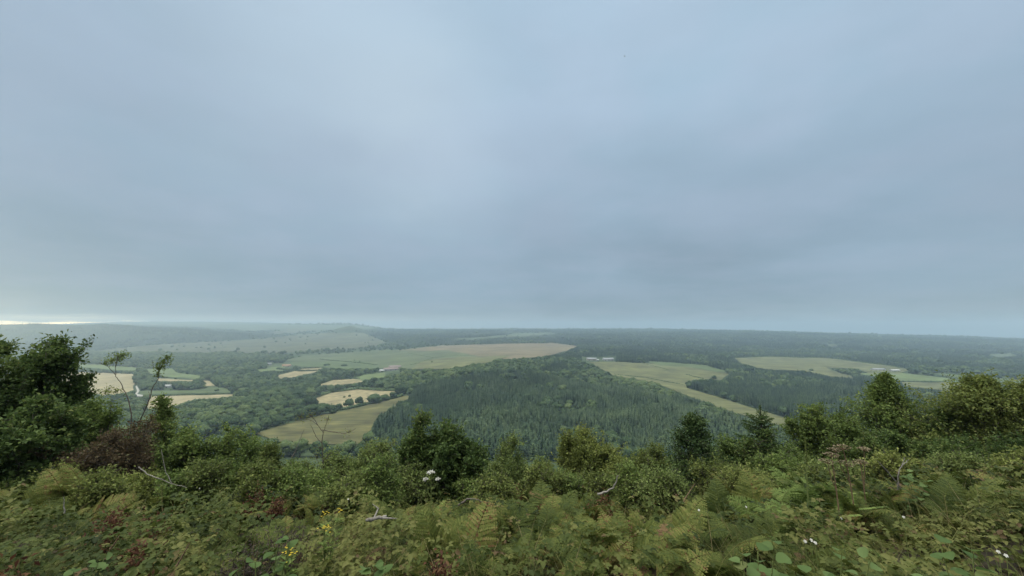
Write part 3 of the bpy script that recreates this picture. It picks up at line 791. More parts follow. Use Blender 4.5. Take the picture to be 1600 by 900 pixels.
building('farm_house', 262, 606, 11, 8, 3.4, 2.4, 'white', 'white', .2, 'white roofed house in the tree belt between the straw fields', 'house')
building('farm_barn', 1372, 579, 30, 11, 3.2, 2.4, 'white', 'grey', 0, 'pale farm barn on the far right pastures, left of two', 'barn')
building('farm_barn', 1398, 580.5, 22, 9, 3, 2.2, 'white', 'white', .1, 'white farm barn on the far right pastures, right of two', 'barn')

# ------------------------------------------------------------------ saplings and bushes on the edge of the slope
def rnd_dirs(g, n): return unit(g.normal(0, 1, (n, 3)))

def grow(mbw, mbl, g, base, path, r0, prof, width, nprim, ntwig, nleaf, leaf, elev, droop=0.0, t0=.1, style='leaf', stretch=1.0):
    """limbs and leaves along one stem; path: k x 3 points from the foot"""
    path = np.asarray(path, float) + np.asarray(base)
    seg = np.concatenate([[0], np.cumsum(np.linalg.norm(np.diff(path, axis=0), axis=1))]); tot = seg[-1]
    tube(mbw, path, np.interp(seg / tot, [0, 1], [r0, r0 * .18]), 6, .5)
    LP, LD = [], []
    for i in range(nprim):
        t = t0 + (1 - t0) * ((i + g.uniform(0, 1)) / nprim)
        p0 = np.array([np.interp(t * tot, seg, path[:, k]) for k in range(3)])
        az = i * 2.399 + g.normal(0, .5)
        ln = width * prof(t) * g.uniform(.45, 1.4) + .06
        e = elev[0] + (elev[1] - elev[0]) * t + g.normal(0, .15)
        d = np.array([math.cos(az) * math.cos(e), math.sin(az) * math.cos(e), math.sin(e)])
        s = np.linspace(0, 1, 6)[:, None]
        bend = np.array([0, 0, -droop * ln]) + g.normal(0, .07, 3) * ln
        pts = p0 + d * ln * s + bend * s ** 2
        tube(mbw, pts, np.linspace(max(.004, r0 * .35 * (1 - t * .6)), .002, 6), 3, .5)
        if ntwig == 0: continue
        for j in range(ntwig):
            q = 1 - .85 * g.uniform(0, 1) ** 1.4
            pp = p0 + d * ln * q + bend * q * q
            td = unit(d * .8 + g.normal(0, .6, 3) + [0, 0, .12])
            tl = (.12 + .38 * ln * (1.1 - q * .6)) * g.uniform(.5, 1.6)
            n = max(2, int(nleaf * g.uniform(.7, 1.3)))
            k = (np.arange(n) + g.uniform(0, 1, n)) / n
            LP.append(pp + td * tl * k[:, None] + g.normal(0, leaf * .5, (n, 3)))
            LD.append(unit(td * .7 + g.normal(0, .75, (n, 3)) + [0, 0, -.15]))
            if j % 2 == 0: tube(mbw, [pp, pp + td * tl * .5, pp + td * tl], [.003, .002, .001], 3, .5)
    if LP:
        P, D = np.concatenate(LP), np.concatenate(LD)
        Nn = unit(g.normal(0, .7, P.shape) + [0, 0, 1])
        sz = leaf * g.uniform(.45, 1.5, len(P))
        leaves(mbl, P, D, Nn, sz * stretch, sz * .62, np.clip(g.normal(.45, .2, len(P)) + .12 * np.sin(P[:, 0] * 3 + P[:, 2] * 4), 0, 1))

P_CONE = lambda t: (1 - t) ** .8 * min(1, .35 + t * 4)
P_FULL = lambda t: (1 - t) ** .38 * min(1, .5 + 2 * t)
P_ROUND = lambda t: math.sqrt(max(.03, 1 - ((t - .48) / .62) ** 2))
P_DOME = lambda t: (1 - t) ** .62 * min(1, .5 + 2 * t)

def sapling(name, label, cat, u, vtop, Y, hw, mat, style='bush', leaf=.055, n=(34, 9, 11), seed=None, stems=5, lean=0.0, droop=.1, t0=.06, stretch=1.0, elev=(.25, 1.0), group=None, prof=None):
    g = np.random.default_rng(seed if seed is not None else int(u * 7 + vtop))
    X = at(u, 640, Y).x; z = float(ground_z(X, Y))
    top = at(u, vtop, Y).z; Hh = max(.4, (top - z) * .94 - .05); Wd = hw / F * Y
    t = empty(name, (X, Y, z), label, cat, group)
    mbw, mbl = MB(), MB()
    if style == 'bush':
        for i in range(stems):
            a = i * 2.4 + g.uniform(-.4, .4); q = 0 if i == 0 else g.uniform(.4, .85)
            hh = Hh * (1 - .5 * q * q * g.uniform(.4, 1.8))
            end = np.array([math.cos(a) * Wd * q, math.sin(a) * Wd * q, hh])
            s = np.linspace(0, 1, 7)[:, None]
            path = s * end + np.array([1, 0, 0]) * lean * s ** 2 * Hh + g.normal(0, .03, (7, 3)) * Hh * s * [1, 1, 0]
            path[:, :2] -= (end[:2] * .3 * (s * (1 - s)))
            for _ in range(2):            # long upright shoots that break the outline
                k = g.uniform(.45, .95); b0 = np.array([np.interp(k, s[:, 0], path[:, c]) for c in range(3)])
                tip = b0 + np.array([g.normal(0, .22) * Wd, g.normal(0, .22) * Wd, g.uniform(.16, .34) * Hh]) ; tip[2] = min(tip[2], Hh * 1.06)
                grow(mbw, mbl, g, (0, 0, 0), np.linspace(b0, tip, 4), .006, P_CONE, .10 * Wd + .05, 9, 3, 6, leaf, (.5, 1.1), 0, 0, stretch=stretch)
            grow(mbw, mbl, g, (0, 0, 0), path, .012 + .010 * Hh, prof or P_DOME, Wd * .62, n[0] // 2, n[1], n[2], leaf, elev, droop, t0, stretch=stretch)
    else:
        s = np.linspace(0, 1, 9)[:, None]
        path = s * [0, 0, Hh] + g.normal(0, .012, (9, 3)) * Hh * s * [1, 1, 0] + np.array([lean * Hh, 0, 0]) * s ** 2
        grow(mbw, mbl, g, (0, 0, 0), path, .014 + .010 * Hh, prof or (P_CONE if style == 'cone' else P_ROUND), Wd, n[0] * 2, n[1], n[2], leaf, elev, droop, t0, stretch=stretch)
    mbw.obj('trunk', M_BARK, t); mbl.obj('crown', mat, t)
    return t

def spruce(label, u, vtop, Y, hw, seed=1, leader=.12, mat=None, name='spruce_sapling', droop=.25):
    g = np.random.default_rng(seed)
    X = at(u, 640, Y).x; z = float(ground_z(X, Y)); Hh = at(u, vtop, Y).z - z; Wd = hw / F * Y
    t = empty(name, (X, Y, z), label, 'tree')
    mbw, mbl = MB(), MB()
    lx = g.normal(0, .03) * 0
    tube(mbw, [(0, 0, 0), (.02, 0, Hh * .5), (0, .01, Hh)], [.04, .028, .006], 6, .5)
    nw = int(Hh / .12)
    def needles(p, d, ln, sp=.014, L=.038):
        n = max(3, int(ln / sp)); k = np.linspace(0, 1, n)[:, None]
        P = np.repeat(p + d * ln * k, 3, 0)
        D = unit(d * .7 + g.normal(0, .8, (3 * n, 3)))
        leaves(mbl, P, D, g.normal(0, 1, P.shape), L * g.uniform(.8, 1.3, 3 * n), .014, np.clip(g.normal(.45, .2, 3 * n), 0, 1), fold=0)
    for w in range(nw):
        tt = .04 + (1 - leader - .04) * w / max(1, nw - 1)
        zz = Hh * tt; m = 8
        for i in range(m):
            if g.uniform() < .22: continue
            az = w * 1.1 + i * 6.283 / m + g.normal(0, .3)
            ln = Wd * (1 - tt / (1.02)) ** .7 * g.uniform(.4, 1.3) * (1 + .25 * math.sin(az + seed)) + .05
            d0 = np.array([math.cos(az), math.sin(az), .15 + .5 * tt + g.normal(0, .16)])
            pts = np.array([np.array([0, 0, zz]) + d0 * ln * s + np.array([0, 0, -droop * ln * s * s * (1 - tt)]) for s in np.linspace(0, 1, 5)])
            tube(mbw, pts, np.linspace(.009, .002, 5), 3, .5)
            side = unit(np.cross(d0, [0, 0, 1]))
            for s in np.linspace(.15, 1, max(4, int(ln / .055))):
                p = np.array([np.interp(s, np.linspace(0, 1, 5), pts[:, k]) for k in range(3)])
                for sg in (-1, 1):
                    needles(p, unit(d0 * .75 + side * sg * .8 + [0, 0, -.12 + g.normal(0, .1)]), .3 * ln * (1.05 - s * .75) + .03)
            needles(pts[2], unit(pts[4] - pts[2]), np.linalg.norm(pts[4] - pts[2]))
    needles(np.array([0, 0, Hh * (1 - leader)]), np.array([0, 0, 1.]), Hh * leader, .006, .035)
    mbw.obj('trunk', M_BARK, t); mbl.obj('crown', mat or M_SPRUCE, t)
    return t

DENSE = (36, 12, 11)
sapling('broadleaf_bush', 'tallest dark leafy bush on the far left against the sky', 'bush', -14, 516, 8.6, 64, M_DARKLEAF, 'bush', .065, (52, 13, 14), 1, 9, 0, .05, prof=P_FULL)
sapling('broadleaf_bush', 'dark leafy bush at left whose right side overlaps the straw field', 'bush', 64, 527, 8.8, 58, M_DARKLEAF, 'bush', .065, (52, 13, 14), 2, 9, .03, .05, prof=P_FULL)
sapling('broadleaf_bush', 'mid green bush below the dark bushes at far left', 'bush', 50, 622, 7.4, 85, M_DARKLEAF, 'bush', .07, DENSE, 3, 7)
sapling('broadleaf_bush', 'low green bush under the crooked birch, between dark bush and brown thicket', 'bush', 148, 625, 9.0, 62, M_MIDLEAF, 'bush', .055, DENSE, 4, 7)
sapling('dying_bush', 'brown twiggy half dead thicket left of centre', 'bush', 178, 676, 7.8, 62, M_DYING, 'bush', .045, (44, 8, 7), 5, 8)
sapling('dying_bush', 'smaller brown twiggy bush beside the green pointed sapling', 'bush', 212, 650, 9.4, 40, M_DYING, 'bush', .045, (40, 8, 8), 55, 6)
sapling('birch_sapling', 'pointed mid green sapling beside the brown thicket', 'tree', 258, 614, 10.2, 30, M_MIDLEAF, 'cone', .055, (40, 9, 11), 6)
sapling('broadleaf_bush', 'rounded green bush right of the pointed sapling', 'bush', 300, 668, 9.6, 42, M_MIDLEAF, 'bush', .05, DENSE, 7)
sapling('broadleaf_bush', 'wide bright green bush left of the small larch', 'bush', 358, 662, 9.8, 48, M_MIDLEAF, 'bush', .05, DENSE, 8, 6)
sapling('broadleaf_bush', 'low bush in the dip between wide green bush and small larch', 'bush', 398, 690, 9.5, 40, M_MIDLEAF, 'bush', .05, (44, 9, 11), 81, 6)
sapling('larch_sapling', 'small upright yellow-green larch left of the bare sapling', 'tree', 427, 694, 8.6, 22, M_YELLOWISH, 'cone', .04, (44, 8, 11), 9)
sapling('willow_shrub', 'thin feathery shrub left of the bare sapling', 'bush', 472, 722, 8.8, 34, M_FEATHER, 'bush', .045, (36, 8, 9), 10)
sapling('willow_shrub', 'feathery olive shrub right of the bare sapling', 'bush', 540, 712, 9.0, 48, M_FEATHER, 'bush', .042, (48, 9, 11), 11, 6)
sapling('willow_shrub', 'feathery shrub touching the dark spired shrub from the left', 'bush', 598, 690, 9.2, 42, M_FEATHER, 'bush', .042, (48, 9, 11), 12, 6)
sapling('willow_shrub', 'low feathery shrub in front of the dark spired shrub', 'bush', 575, 745, 6.8, 52, M_FEATHER, 'bush', .04, (44, 9, 10), 13, 6)
sapling('holly_shrub', 'dark green spired shrub, highest leader left of the white flower', 'bush', 657, 645, 8.2, 36, M_DARKLEAF, 'bush', .06, DENSE, 14, 5)
sapling('holly_shrub', 'dark green shrub behind the white umbel flower', 'bush', 697, 668, 8.0, 44, M_DARKLEAF, 'bush', .06, DENSE, 15, 5)
sapling('holly_shrub', 'dark green shrub at the right of the dark group', 'bush', 738, 690, 8.2, 42, M_DARKLEAF, 'bush', .06, DENSE, 16, 5)
sapling('birch_sapling', 'feathery light green sapling right of the dark shrubs', 'tree', 800, 684, 9.6, 44, M_FEATHER, 'bush', .042, DENSE, 17, 5)
sapling('willow_shrub', 'low feathery shrub left of the round olive bush', 'bush', 846, 718, 9.4, 34, M_FEATHER, 'bush', .042, (44, 9, 11), 18, 5)
sapling('willow_shrub', 'round olive willow bush in the middle of the slope edge', 'bush', 916, 672, 10.0, 58, M_OLIVE, 'bush', .048, (70, 11, 13), 19, 8)
sapling('willow_shrub', 'small olive bush tucked against the round willow on its right', 'bush', 968, 716, 9.0, 32, M_OLIVE, 'bush', .045, (44, 9, 11), 20, 5)
sapling('birch_sapling', 'slim yellow-green sapling left of the dark conifer', 'tree', 1021, 692, 9.4, 38, M_YELLOWISH, 'bush', .042, DENSE, 21, 5)
sapling('conifer_sapling', 'dark bushy conifer right of the slim yellow-green sapling', 'tree', 1084, 646, 8.4, 46, M_SPRUCE, 'cone', .042, (52, 12, 13), 22, droop=.3, elev=(.0, .8))
sapling('broadleaf_bush', 'small green bush between the dark conifer and the leader spruce', 'bush', 1132, 688, 9.4, 32, M_MIDLEAF, 'bush', .048, DENSE, 23, 5)
spruce('spruce sapling with a long bare leader in front of the pale meadow', 1188, 634, 9.2, 36, 24, .16)
sapling('broadleaf_bush', 'dark bush wrapped round the foot of the leader spruce', 'bush', 1192, 672, 9.0, 40, M_DARKLEAF, 'bush', .048, (34, 11, 12), 124, 6)
sapling('broadleaf_bush', 'dark low bush between leader spruce and rounded birch', 'bush', 1228, 698, 9.8, 38, M_MIDLEAF, 'bush', .048, DENSE, 25, 5)
sapling('birch_sapling', 'rounded bushy birch left of the tall conical tree', 'tree', 1276, 630, 11.0, 50, M_MIDLEAF, 'bush', .052, (66, 11, 13), 26, 6)
sapling('larch_tree', 'tall conical larch whose tip reaches the far pastures', 'tree', 1388, 580, 10.6, 108, M_MIDLEAF, 'cone', .055, (110, 12, 12), 27, droop=.12, elev=(.1, 1.1), prof=lambda t: (1 - t) ** 1.15 * min(1, .35 + t * 4))
sapling('larch_tree', 'dense dark skirt bush at the foot of the tall conical larch', 'bush', 1392, 680, 9.4, 66, M_DARKLEAF, 'bush', .055, DENSE, 28, 6)
sapling('conifer_sapling', 'dark conifer between the conical larch and the yellowish tree', 'tree', 1474, 636, 9.6, 52, M_DARKLEAF, 'cone', .05, (60, 12, 13), 29, droop=.25, elev=(.0, .8))
sapling('broadleaf_bush', 'mid green bush leaning on the left side of the conical larch', 'bush', 1332, 652, 10.4, 46, M_MIDLEAF, 'bush', .05, DENSE, 129, 7)
sapling('broadleaf_bush', 'mid green bush leaning on the right side of the conical larch', 'bush', 1440, 660, 10.2, 40, M_MIDLEAF, 'bush', .05, DENSE, 130, 7)
sapling('broadleaf_bush', 'yellowish bush filling the gap between the two right edge trees', 'bush', 1584, 618, 9.4, 50, M_YELLOWISH, 'bush', .05, DENSE, 131, 7)
sapling('larch_tree', 'broad yellow-green tree near the right edge', 'tree', 1536, 588, 9.2, 118, M_YELLOWISH, 'cone', .055, (110, 12, 12), 30, droop=.12, elev=(.1, .9))
sapling('larch_tree', 'yellow-green tree cut off by the right edge', 'tree', 1622, 594, 8.8, 100, M_YELLOWISH, 'cone', .055, (100, 12, 12), 31, droop=.12, elev=(.1, .9))
sapling('broadleaf_bush', 'dark bush under the broad yellow-green tree', 'bush', 1500, 690, 8.6, 70, M_DARKLEAF, 'bush', .055, DENSE, 32, 6)
sapling('broadleaf_bush', 'dark bush in the bottom gap below the right edge tree', 'bush', 1590, 690, 8.0, 60, M_DARKLEAF, 'bush', .055, DENSE, 33, 6)
fill = [(330, 722, 13.5), (450, 735, 12.5), (510, 738, 13), (570, 722, 13.5), (640, 728, 12.5), (780, 730, 13), (830, 735, 13.5), (880, 738, 13), (985, 730, 13.5), (1045, 722, 13),
        (1110, 722, 13.5), (1160, 716, 13), (1215, 712, 13.5), (1320, 690, 13.5), (1440, 690, 13), (100, 690, 11), (20, 680, 11), (240, 690, 13)]
fill += [(-150, 620, 9), (-260, 640, 10), (-380, 650, 9.5), (1745, 640, 9), (1850, 650, 9.5), (1960, 640, 10), (2080, 660, 9.5)]
for u, v, Y in fill:
    sapling('scrub_bush', 'low green scrub bush filling the gap behind the front row of saplings', 'bush', u, v, Y, 48, random.choice([M_MIDLEAF, M_FEATHER, M_OLIVE]), 'bush', .055, (40, 9, 11),
            int(abs(u) * 3), 6, group='scrub bushes behind the front saplings')

scr = np.random.default_rng(99)
for i in range(30):                           # low pale scrub that blends the bracken into the taller saplings
    u = -20 + 1640 * (i + scr.uniform(.1, .9)) / 30
    v = scr.uniform(716, 752) if u < 1200 else scr.uniform(700, 735)
    sapling('birch_scrub', 'low loose light green scrub growing between the bracken and the taller saplings', 'bush', u, v, scr.uniform(6.3, 8.2), scr.uniform(26, 44),
            [M_FEATHER, M_YELLOWISH, M_MIDLEAF, M_OLIVE][int(scr.integers(0, 4))], 'bush', .04, (26, 8, 9), 200 + i, 6, scr.uniform(-.1, .1), group='low scrub in front of the saplings')

def px_path(pts, Y, base=True):
    """points u,v at one distance -> offsets from the plant's foot on the ground"""
    P = [at(u, v, Y) for u, v in pts]
    f = Vector((P[0].x, Y, float(ground_z(P[0].x, Y))))
    off = [np.array(p - f) for p in P]
    if base and off[0][2] > .05: off = [np.zeros(3)] + off
    return f, np.array(off)

def wiry(label, stems, tufts, Y, mat, bark, leaf=.05, r=.016, name='birch_sapling', n=(7, 5)):
    """a thin crooked sapling: drawn stem and limbs, leaves in a few tufts"""
    g = np.random.default_rng(int(stems[0][0][0]))
    f, main = px_path(stems[0], Y)
    t = empty(name, f, label, 'tree')
    mbw, mbl = MB(), MB()
    def sm(p):
        p = np.asarray(p); k = np.linspace(0, len(p) - 1, len(p) * 4); i = np.arange(len(p))
        return np.stack([np.interp(k, i, p[:, a]) for a in range(3)], 1) + g.normal(0, .004, (len(k), 3))
    for i, s in enumerate(stems):
        P = np.array([np.array(at(u, v, Y) - f) for u, v in s])
        if i == 0 and P[0][2] > .05: P = np.concatenate([[np.zeros(3)], P])
        P[:, 1] += np.linspace(0, g.uniform(-.2, .2), len(P)) * (i > 0)
        q = sm(P); tube(mbw, q, np.linspace(r if i == 0 else r * .55, .003, len(q)), 5, .5)
    for (u, v, rad, cnt) in tufts:
        c = np.array(at(u, v, Y) - f); rr = rad / F * Y
        for k in range(n[0]):
            d = unit(g.normal(0, 1, 3) + [0, 0, .3]) * rr * g.uniform(.5, 1.1)
            tube(mbw, [c - d * .3, c + d * .4, c + d], [.004, .003, .001], 3, .5)
        m = cnt
        P = c + rnd_dirs(g, m) * rr * g.uniform(.15, 1.1, (m, 1)) * [1.2, 1, .8]
        leaves(mbl, P, rnd_dirs(g, m) + [0, 0, -.2], g.normal(0, .6, (m, 3)) + [0, 0, 1], leaf * g.uniform(.7, 1.3, m), leaf * .6, np.clip(g.normal(.4, .2, m), 0, 1))
    mbw.obj('trunk', bark, t); mbl.obj('crown', mat, t)
    return t
wiry('crooked thin birch with a small round tuft on top, in front of the straw field',
     [[(206, 650), (200, 622), (190, 600), (181, 588), (180, 574), (184, 556)], [(181, 586), (172, 572), (163, 566)], [(180, 574), (190, 562), (194, 555)]],
     [(186, 557, 12, 170), (176, 563, 10, 90), (166, 566, 7, 50), (194, 554, 8, 60), (166, 612, 14, 110), (182, 610, 8, 50)], 10.5, M_MIDLEAF, M_BARK)
wiry('crooked thin birch leaning right with a wispy top, right of the tufted one',
     [[(214, 668), (226, 642), (234, 622), (238, 606), (247, 592), (249, 578), (256, 564), (262, 555)], [(249, 580), (244, 572), (246, 562)], [(234, 622), (228, 616), (222, 612)]],
     [(262, 558, 9, 80), (255, 566, 10, 110), (250, 575, 9, 90), (247, 585, 6, 40)], 10.0, M_MIDLEAF, M_BARK)
wiry('almost bare sapling with arching dead looking branches left of the dark shrubs',
     [[(506, 778), (506, 740), (504, 712), (503, 690), (505, 676), (497, 664), (484, 656), (468, 654)], [(505, 676), (509, 664), (511, 654)], [(503, 692), (494, 684), (488, 672), (484, 664)],
      [(504, 672), (526, 675), (540, 677), (552, 672), (558, 668)], [(505, 720), (514, 712), (522, 704)], [(506, 735), (497, 728), (490, 720)], [(497, 664), (490, 652), (487, 646)]],
     [(470, 652, 12, 40), (486, 650, 12, 45), (512, 655, 8, 20), (545, 675, 9, 25), (500, 700, 12, 40), (512, 730, 14, 60), (495, 715, 12, 40)], 9.0, M_OLIVE, M_BARK, .035, .016, 'bare_sapling', (9, 5))

def stick(label, pts, Y, r, mat=None, name='dead_branch', cat='branch', extra=()):
    f, off = px_path(pts, Y, False)
    mb = MB()
    def put(off, r0):
        k = np.linspace(0, len(off) - 1, len(off) * 4); i = np.arange(len(off))
        g = np.random.default_rng(int(pts[0][0]))
        q = np.stack([np.interp(k, i, off[:, a]) for a in range(3)], 1) + g.normal(0, r * .25, (len(k), 3))
        tube(mb, q, np.linspace(r0, r0 * .35, len(q)), 6, .5)
    put(off, r)
    for e in extra: put(np.array([np.array(at(u, v, Y) - f) for u, v in e]), r * .7)
    o = mb.obj(name, mat or M_PALEWOOD); o.location = f
    return tag(o, label, cat)
stick('pale forked dead twig rising from bracken in front of the dark larch skirt', [(1403, 766), (1403, 756), (1404, 738), (1410, 726), (1413, 714)], 5.4, .011, extra=([(1409, 728), (1416, 722), (1420, 718)],))
stick('straight pale dead stick leaning left, beside the forked twig', [(1408, 764), (1400, 753), (1386, 736), (1371, 720)], 5.5, .010)
stick('pale bent dead branch curling up at the foot of the olive willow', [(934, 772), (946, 769), (957, 763), (963, 754), (966, 742)], 5.6, .016)
stick('thin pale dead stem standing left of the bare sapling', [(452, 728), (456, 714), (462, 704), (467, 692), (474, 672)], 8.8, .013)
stick('straight straw coloured stick under the dark conifer', [(1067, 786), (1076, 770), (1086, 755)], 5.4, .008, M_STALK)
stick('pale fallen branch lying under the brown thicket', [(216, 730), (232, 742), (250, 748), (268, 756), (292, 762)], 6.2, .009, extra=([(268, 756), (258, 735), (254, 712), (252, 702)],))
stick('short upright pale stake in the brambles at left', [(101, 802), (100, 790), (100, 776)], 3.6, .006)
stick('leaning dry stalk in the lower left brambles', [(172, 858), (180, 848), (187, 836)], 2.4, .005, M_STALK)
stick('leaning dry stalk right of the other one in the left brambles', [(276, 884), (286, 866), (297, 848)], 2.2, .005, M_STALK)
stick('fallen dead stem lying across the bracken under the dark shrubs', [(716, 790), (730, 780), (744, 780), (756, 786)], 4.6, .012, M_BARK)

def log(label, u, v, Y, ln, r, yaw):
    g = np.random.default_rng(int(u)); p = at(u, v, Y)
    mb = MB(); k = np.linspace(-.5, .5, 9)
    q = np.stack([k * ln, g.normal(0, r * .3, 9), .1 * np.abs(k) * ln + g.normal(0, r * .25, 9)], 1)
    tube(mb, q, r * (1 - .5 * np.abs(k)) * g.uniform(.7, 1.2, 9), 8, .5)
    tube(mb, [q[3], q[3] + [.03, .1, r * 2], q[3] + [-.02, .12, r * 4]], [r * .5, r * .4, r * .1], 6, .5)
    tube(mb, [q[6], q[6] + [.05, -.06, r], q[6] + [.12, -.1, r * 1.4]], [r * .5, r * .4, r * .1], 6, .5)
    o = mb.obj('weathered_log', M_PALEWOOD); o.location = p; o.rotation_euler = (0, 0, yaw)
    return tag(o, label, 'log')
log('bleached broken log lying in the undergrowth near the ragwort', 588, 811, 3.3, .15, .017, .3)

# ------------------------------------------------------------------ tall herbs
def umbel(mb_s, mb_f, g, top, rad, nray=16, size=.016, cnt=9):
    for i in range(nray):
        a = i * 2.399; q = math.sqrt((i + .5) / nray) * rad
        e = top + np.array([math.cos(a) * q, math.sin(a) * q, rad * (.55 - .35 * (q / rad) ** 2)])
        tube(mb_s, [top, (top + e) / 2 + [0, 0, -.004], e], [.0018, .0014, .001], 3, .5)
        d = unit(g.normal(0, 1, (cnt, 3)) * [1, 1, .3] + [0, 0, .15])
        leaves(mb_f, np.tile(e, (cnt, 1)) + d * size * .2, d, np.tile([0, 0, 1.], (cnt, 1)) + g.normal(0, .3, (cnt, 3)), size * g.uniform(.7, 1.3, cnt), size * .8, g.uniform(0, 1, cnt), fold=.1)

def umbellifer(name, label, heads, foot_u, Y, mat_f, mat_s, rads, cat='flower', size=.016):
    g = np.random.default_rng(int(foot_u))
    f = at(foot_u, 700, Y); f.z = float(ground_z(f.x, Y))
    t = empty(name, f, label, cat)
    mb = MB(); tops = [np.array(at(u, v, Y) - f) for u, v in heads]
    main = tops[0]; s = np.linspace(0, 1, 8)[:, None]
    path = s * main * [.15, 1, 1] + np.array([main[0] * .85, 0, 0]) * s ** 2.2
    tube(mb, path, np.linspace(.009, .004, 8), 6, .5)
    for k, tp in enumerate(tops[1:]):
        p0 = path[4 + k % 2]; m = p0 * .45 + tp * .55 + [0, 0, -.05]
        tube(mb, [p0, m, tp], [.005, .004, .003], 5, .5)
    for tp, rd in zip(tops, rads):
        ms, mf = MB(), MB(); umbel(ms, mf, g, tp - [0, 0, rd * .5], rd, size=size)
        h = mf.obj('flower_head', mat_f, t); ms.obj('ray', mat_s, h)
    # divided leaves low on the stem
    mb.obj('stem', mat_s, t)
    ml = MB()
    for k in range(4):
        p0 = path[1 + k // 2]; a = k * 2.4; d = np.array([math.cos(a), math.sin(a), .5]); n = 9
        q = np.linspace(.2, 1, n)[:, None] * .2
        side = unit(np.cross(d, [0, 0, 1]))
        P = np.repeat(p0 + d * q, 2, 0); D = np.tile(np.stack([d * .6 + side, d * .6 - side]), (n, 1))
        broad_leaves(ml, P, D, np.tile([0, 0, 1.], (2 * n, 1)), .055, .035, g.uniform(.2, .8, 2 * n))
    ml.obj('leaf', M_MIDLEAF, t)
    return t
umbellifer('white_umbel_flower', 'tall plant with a white domed flower head and two smaller ones against the dark shrub', [(673, 737), (665, 748), (684, 748)], 676, 5.0, M_WHITE, M_GSTALK, (.042, .026, .024))
umbellifer('hogweed', 'brown dried hogweed with the widest flat seed heads at right', [(1316, 696), (1304, 701), (1322, 721)], 1328, 4.6, M_SEED, M_STALK, (.085, .06, .09), 'plant')
umbellifer('hogweed', 'brown dried hogweed left of the widest one, with a pale tan head', [(1298, 708), (1292, 719)], 1304, 4.5, M_SEED, M_STALK, (.075, .07), 'plant')
umbellifer('hogweed', 'brown dried hogweed right of the widest one, with two level heads', [(1344, 720), (1350, 700)], 1346, 4.8, M_SEED, M_STALK, (.075, .06), 'plant')
def spike(label, u, v0, v1, Y):
    f, off = px_path([(u + 2, v1), (u, (v0 + v1) / 2), (u - 2, v0)], Y)
    g = np.random.default_rng(3); t = empty('foxglove', f, label, 'plant')
    mb = MB(); tube(mb, off, np.linspace(.008, .004, len(off)), 6, .5); mb.obj('stem', M_GSTALK, t)
    top = off[-1]; n = 90; k = g.uniform(0, 1, n)
    mb = MB(); a = g.uniform(0, 6.28, n)
    leaves(mb, top + np.stack([0 * k, 0 * k, -k * .28], 1), np.stack([np.cos(a), np.sin(a), .8 + 0 * a], 1), np.tile([0, 0, 1.], (n, 1)), .014 + .012 * k, .014, g.uniform(.5, 1, n)); mb.obj('seed_spike', M_BRACKEN, t)
spike('tall single green seed spike rising from fresh bracken', 1260, 684, 770, 4.3)

def ragwort(label, u, v, Y, n, rad):
    g = np.random.default_rng(int(u)); f = at(u, v, Y); top = f.z; f.z = float(ground_z(f.x, Y)); hh = top - f.z
    t = empty('ragwort', f, label, 'flower'); ms, ml = MB(), MB()
    for i in range(n):
        a = i * 2.4; q = rad * math.sqrt((i + .3) / n); e = np.array([math.cos(a) * q, math.sin(a) * q, hh * g.uniform(.86, 1.04)])
        tube(ms, [(0, 0, 0), e * [.4, .4, .6], e], [.005, .004, .002], 4, .5)
        mf = MB()
        for j in range(7):
            c = e + g.normal(0, .018, 3) * [1, 1, .4]; m = 9; b = np.arange(m) / m * 6.28
            leaves(mf, np.tile(c, (m, 1)), np.stack([np.cos(b), np.sin(b), .15 + 0 * b], 1), np.tile([0, 0, 1.], (m, 1)), .008, .005, g.uniform(0, 1, m), fold=0)
        mf.obj('flower_head', M_YELLOW, t)
        m = 26; k = g.uniform(.15, .9, m)[:, None]; a2 = g.uniform(0, 6.28, m)
        leaves(ml, e * k, np.stack([np.cos(a2), np.sin(a2), .5 + 0 * a2], 1), np.tile([0, 0, 1.], (m, 1)), .06, .022, g.uniform(.3, .9, m))
    ms.obj('stem', M_GSTALK, t); ml.obj('leaf', M_BRACKEN2, t)
ragwort('yellow flowering ragwort, the larger of two, in the left middle undergrowth', 512, 810, 3.2, 4, .10)
ragwort('small yellow flowering ragwort lower left of the larger one', 454, 846, 2.7, 3, .05)

def leafy_plant(label, u, v, Y, n, hgt, lf, seed, name='sallow_sapling', mat=None, upright=False):
    g = np.random.default_rng(seed); f = at(u, v, Y); top = f.z; f.z = float(ground_z(f.x, Y)); hh = max(.25, top - f.z)
    t = empty(name, f, label, 'plant')
    for i in range(n):
        a = i * 2.4 + g.uniform(0, .6); q = 0 if upright else hgt * g.uniform(.1, .9)
        e = np.array([math.cos(a) * q, math.sin(a) * q, hh * g.uniform(.72, 1.03)])
        s = np.linspace(0, 1, 7)[:, None]; path = e * s * [.6, .6, 1] + e * [.4, .4, 0] * s ** 2
        ms, ml = MB(), MB(); tube(ms, path, np.linspace(.006, .002, 7), 5, .5)
        m = 13; k = np.linspace(.3, 1, m); P = np.stack([np.interp(k, np.linspace(0, 1, 7), path[:, c]) for c in range(3)], 1)
        b = np.arange(m) * 2.4 + i; D = np.stack([np.cos(b), np.sin(b), .25 + g.uniform(-.2, .5, m)], 1)
        round_leaves(ml, P + unit(D) * .012, D, np.tile([0, 0, 1.], (m, 1)) + g.normal(0, .25, (m, 3)), lf * g.uniform(.7, 1.15, m) * np.linspace(1.1, .6, m), lf * .72, np.clip(g.normal(.5, .2, m), 0, 1))
        st = ms.obj('stem', M_GSTALK, t); ml.obj('leaves', mat or M_SALLOW, st)
    return t
leafy_plant('round leaved sallow sapling at the bottom edge right of centre', 1180, 862, 1.95, 5, .22, .085, 1)
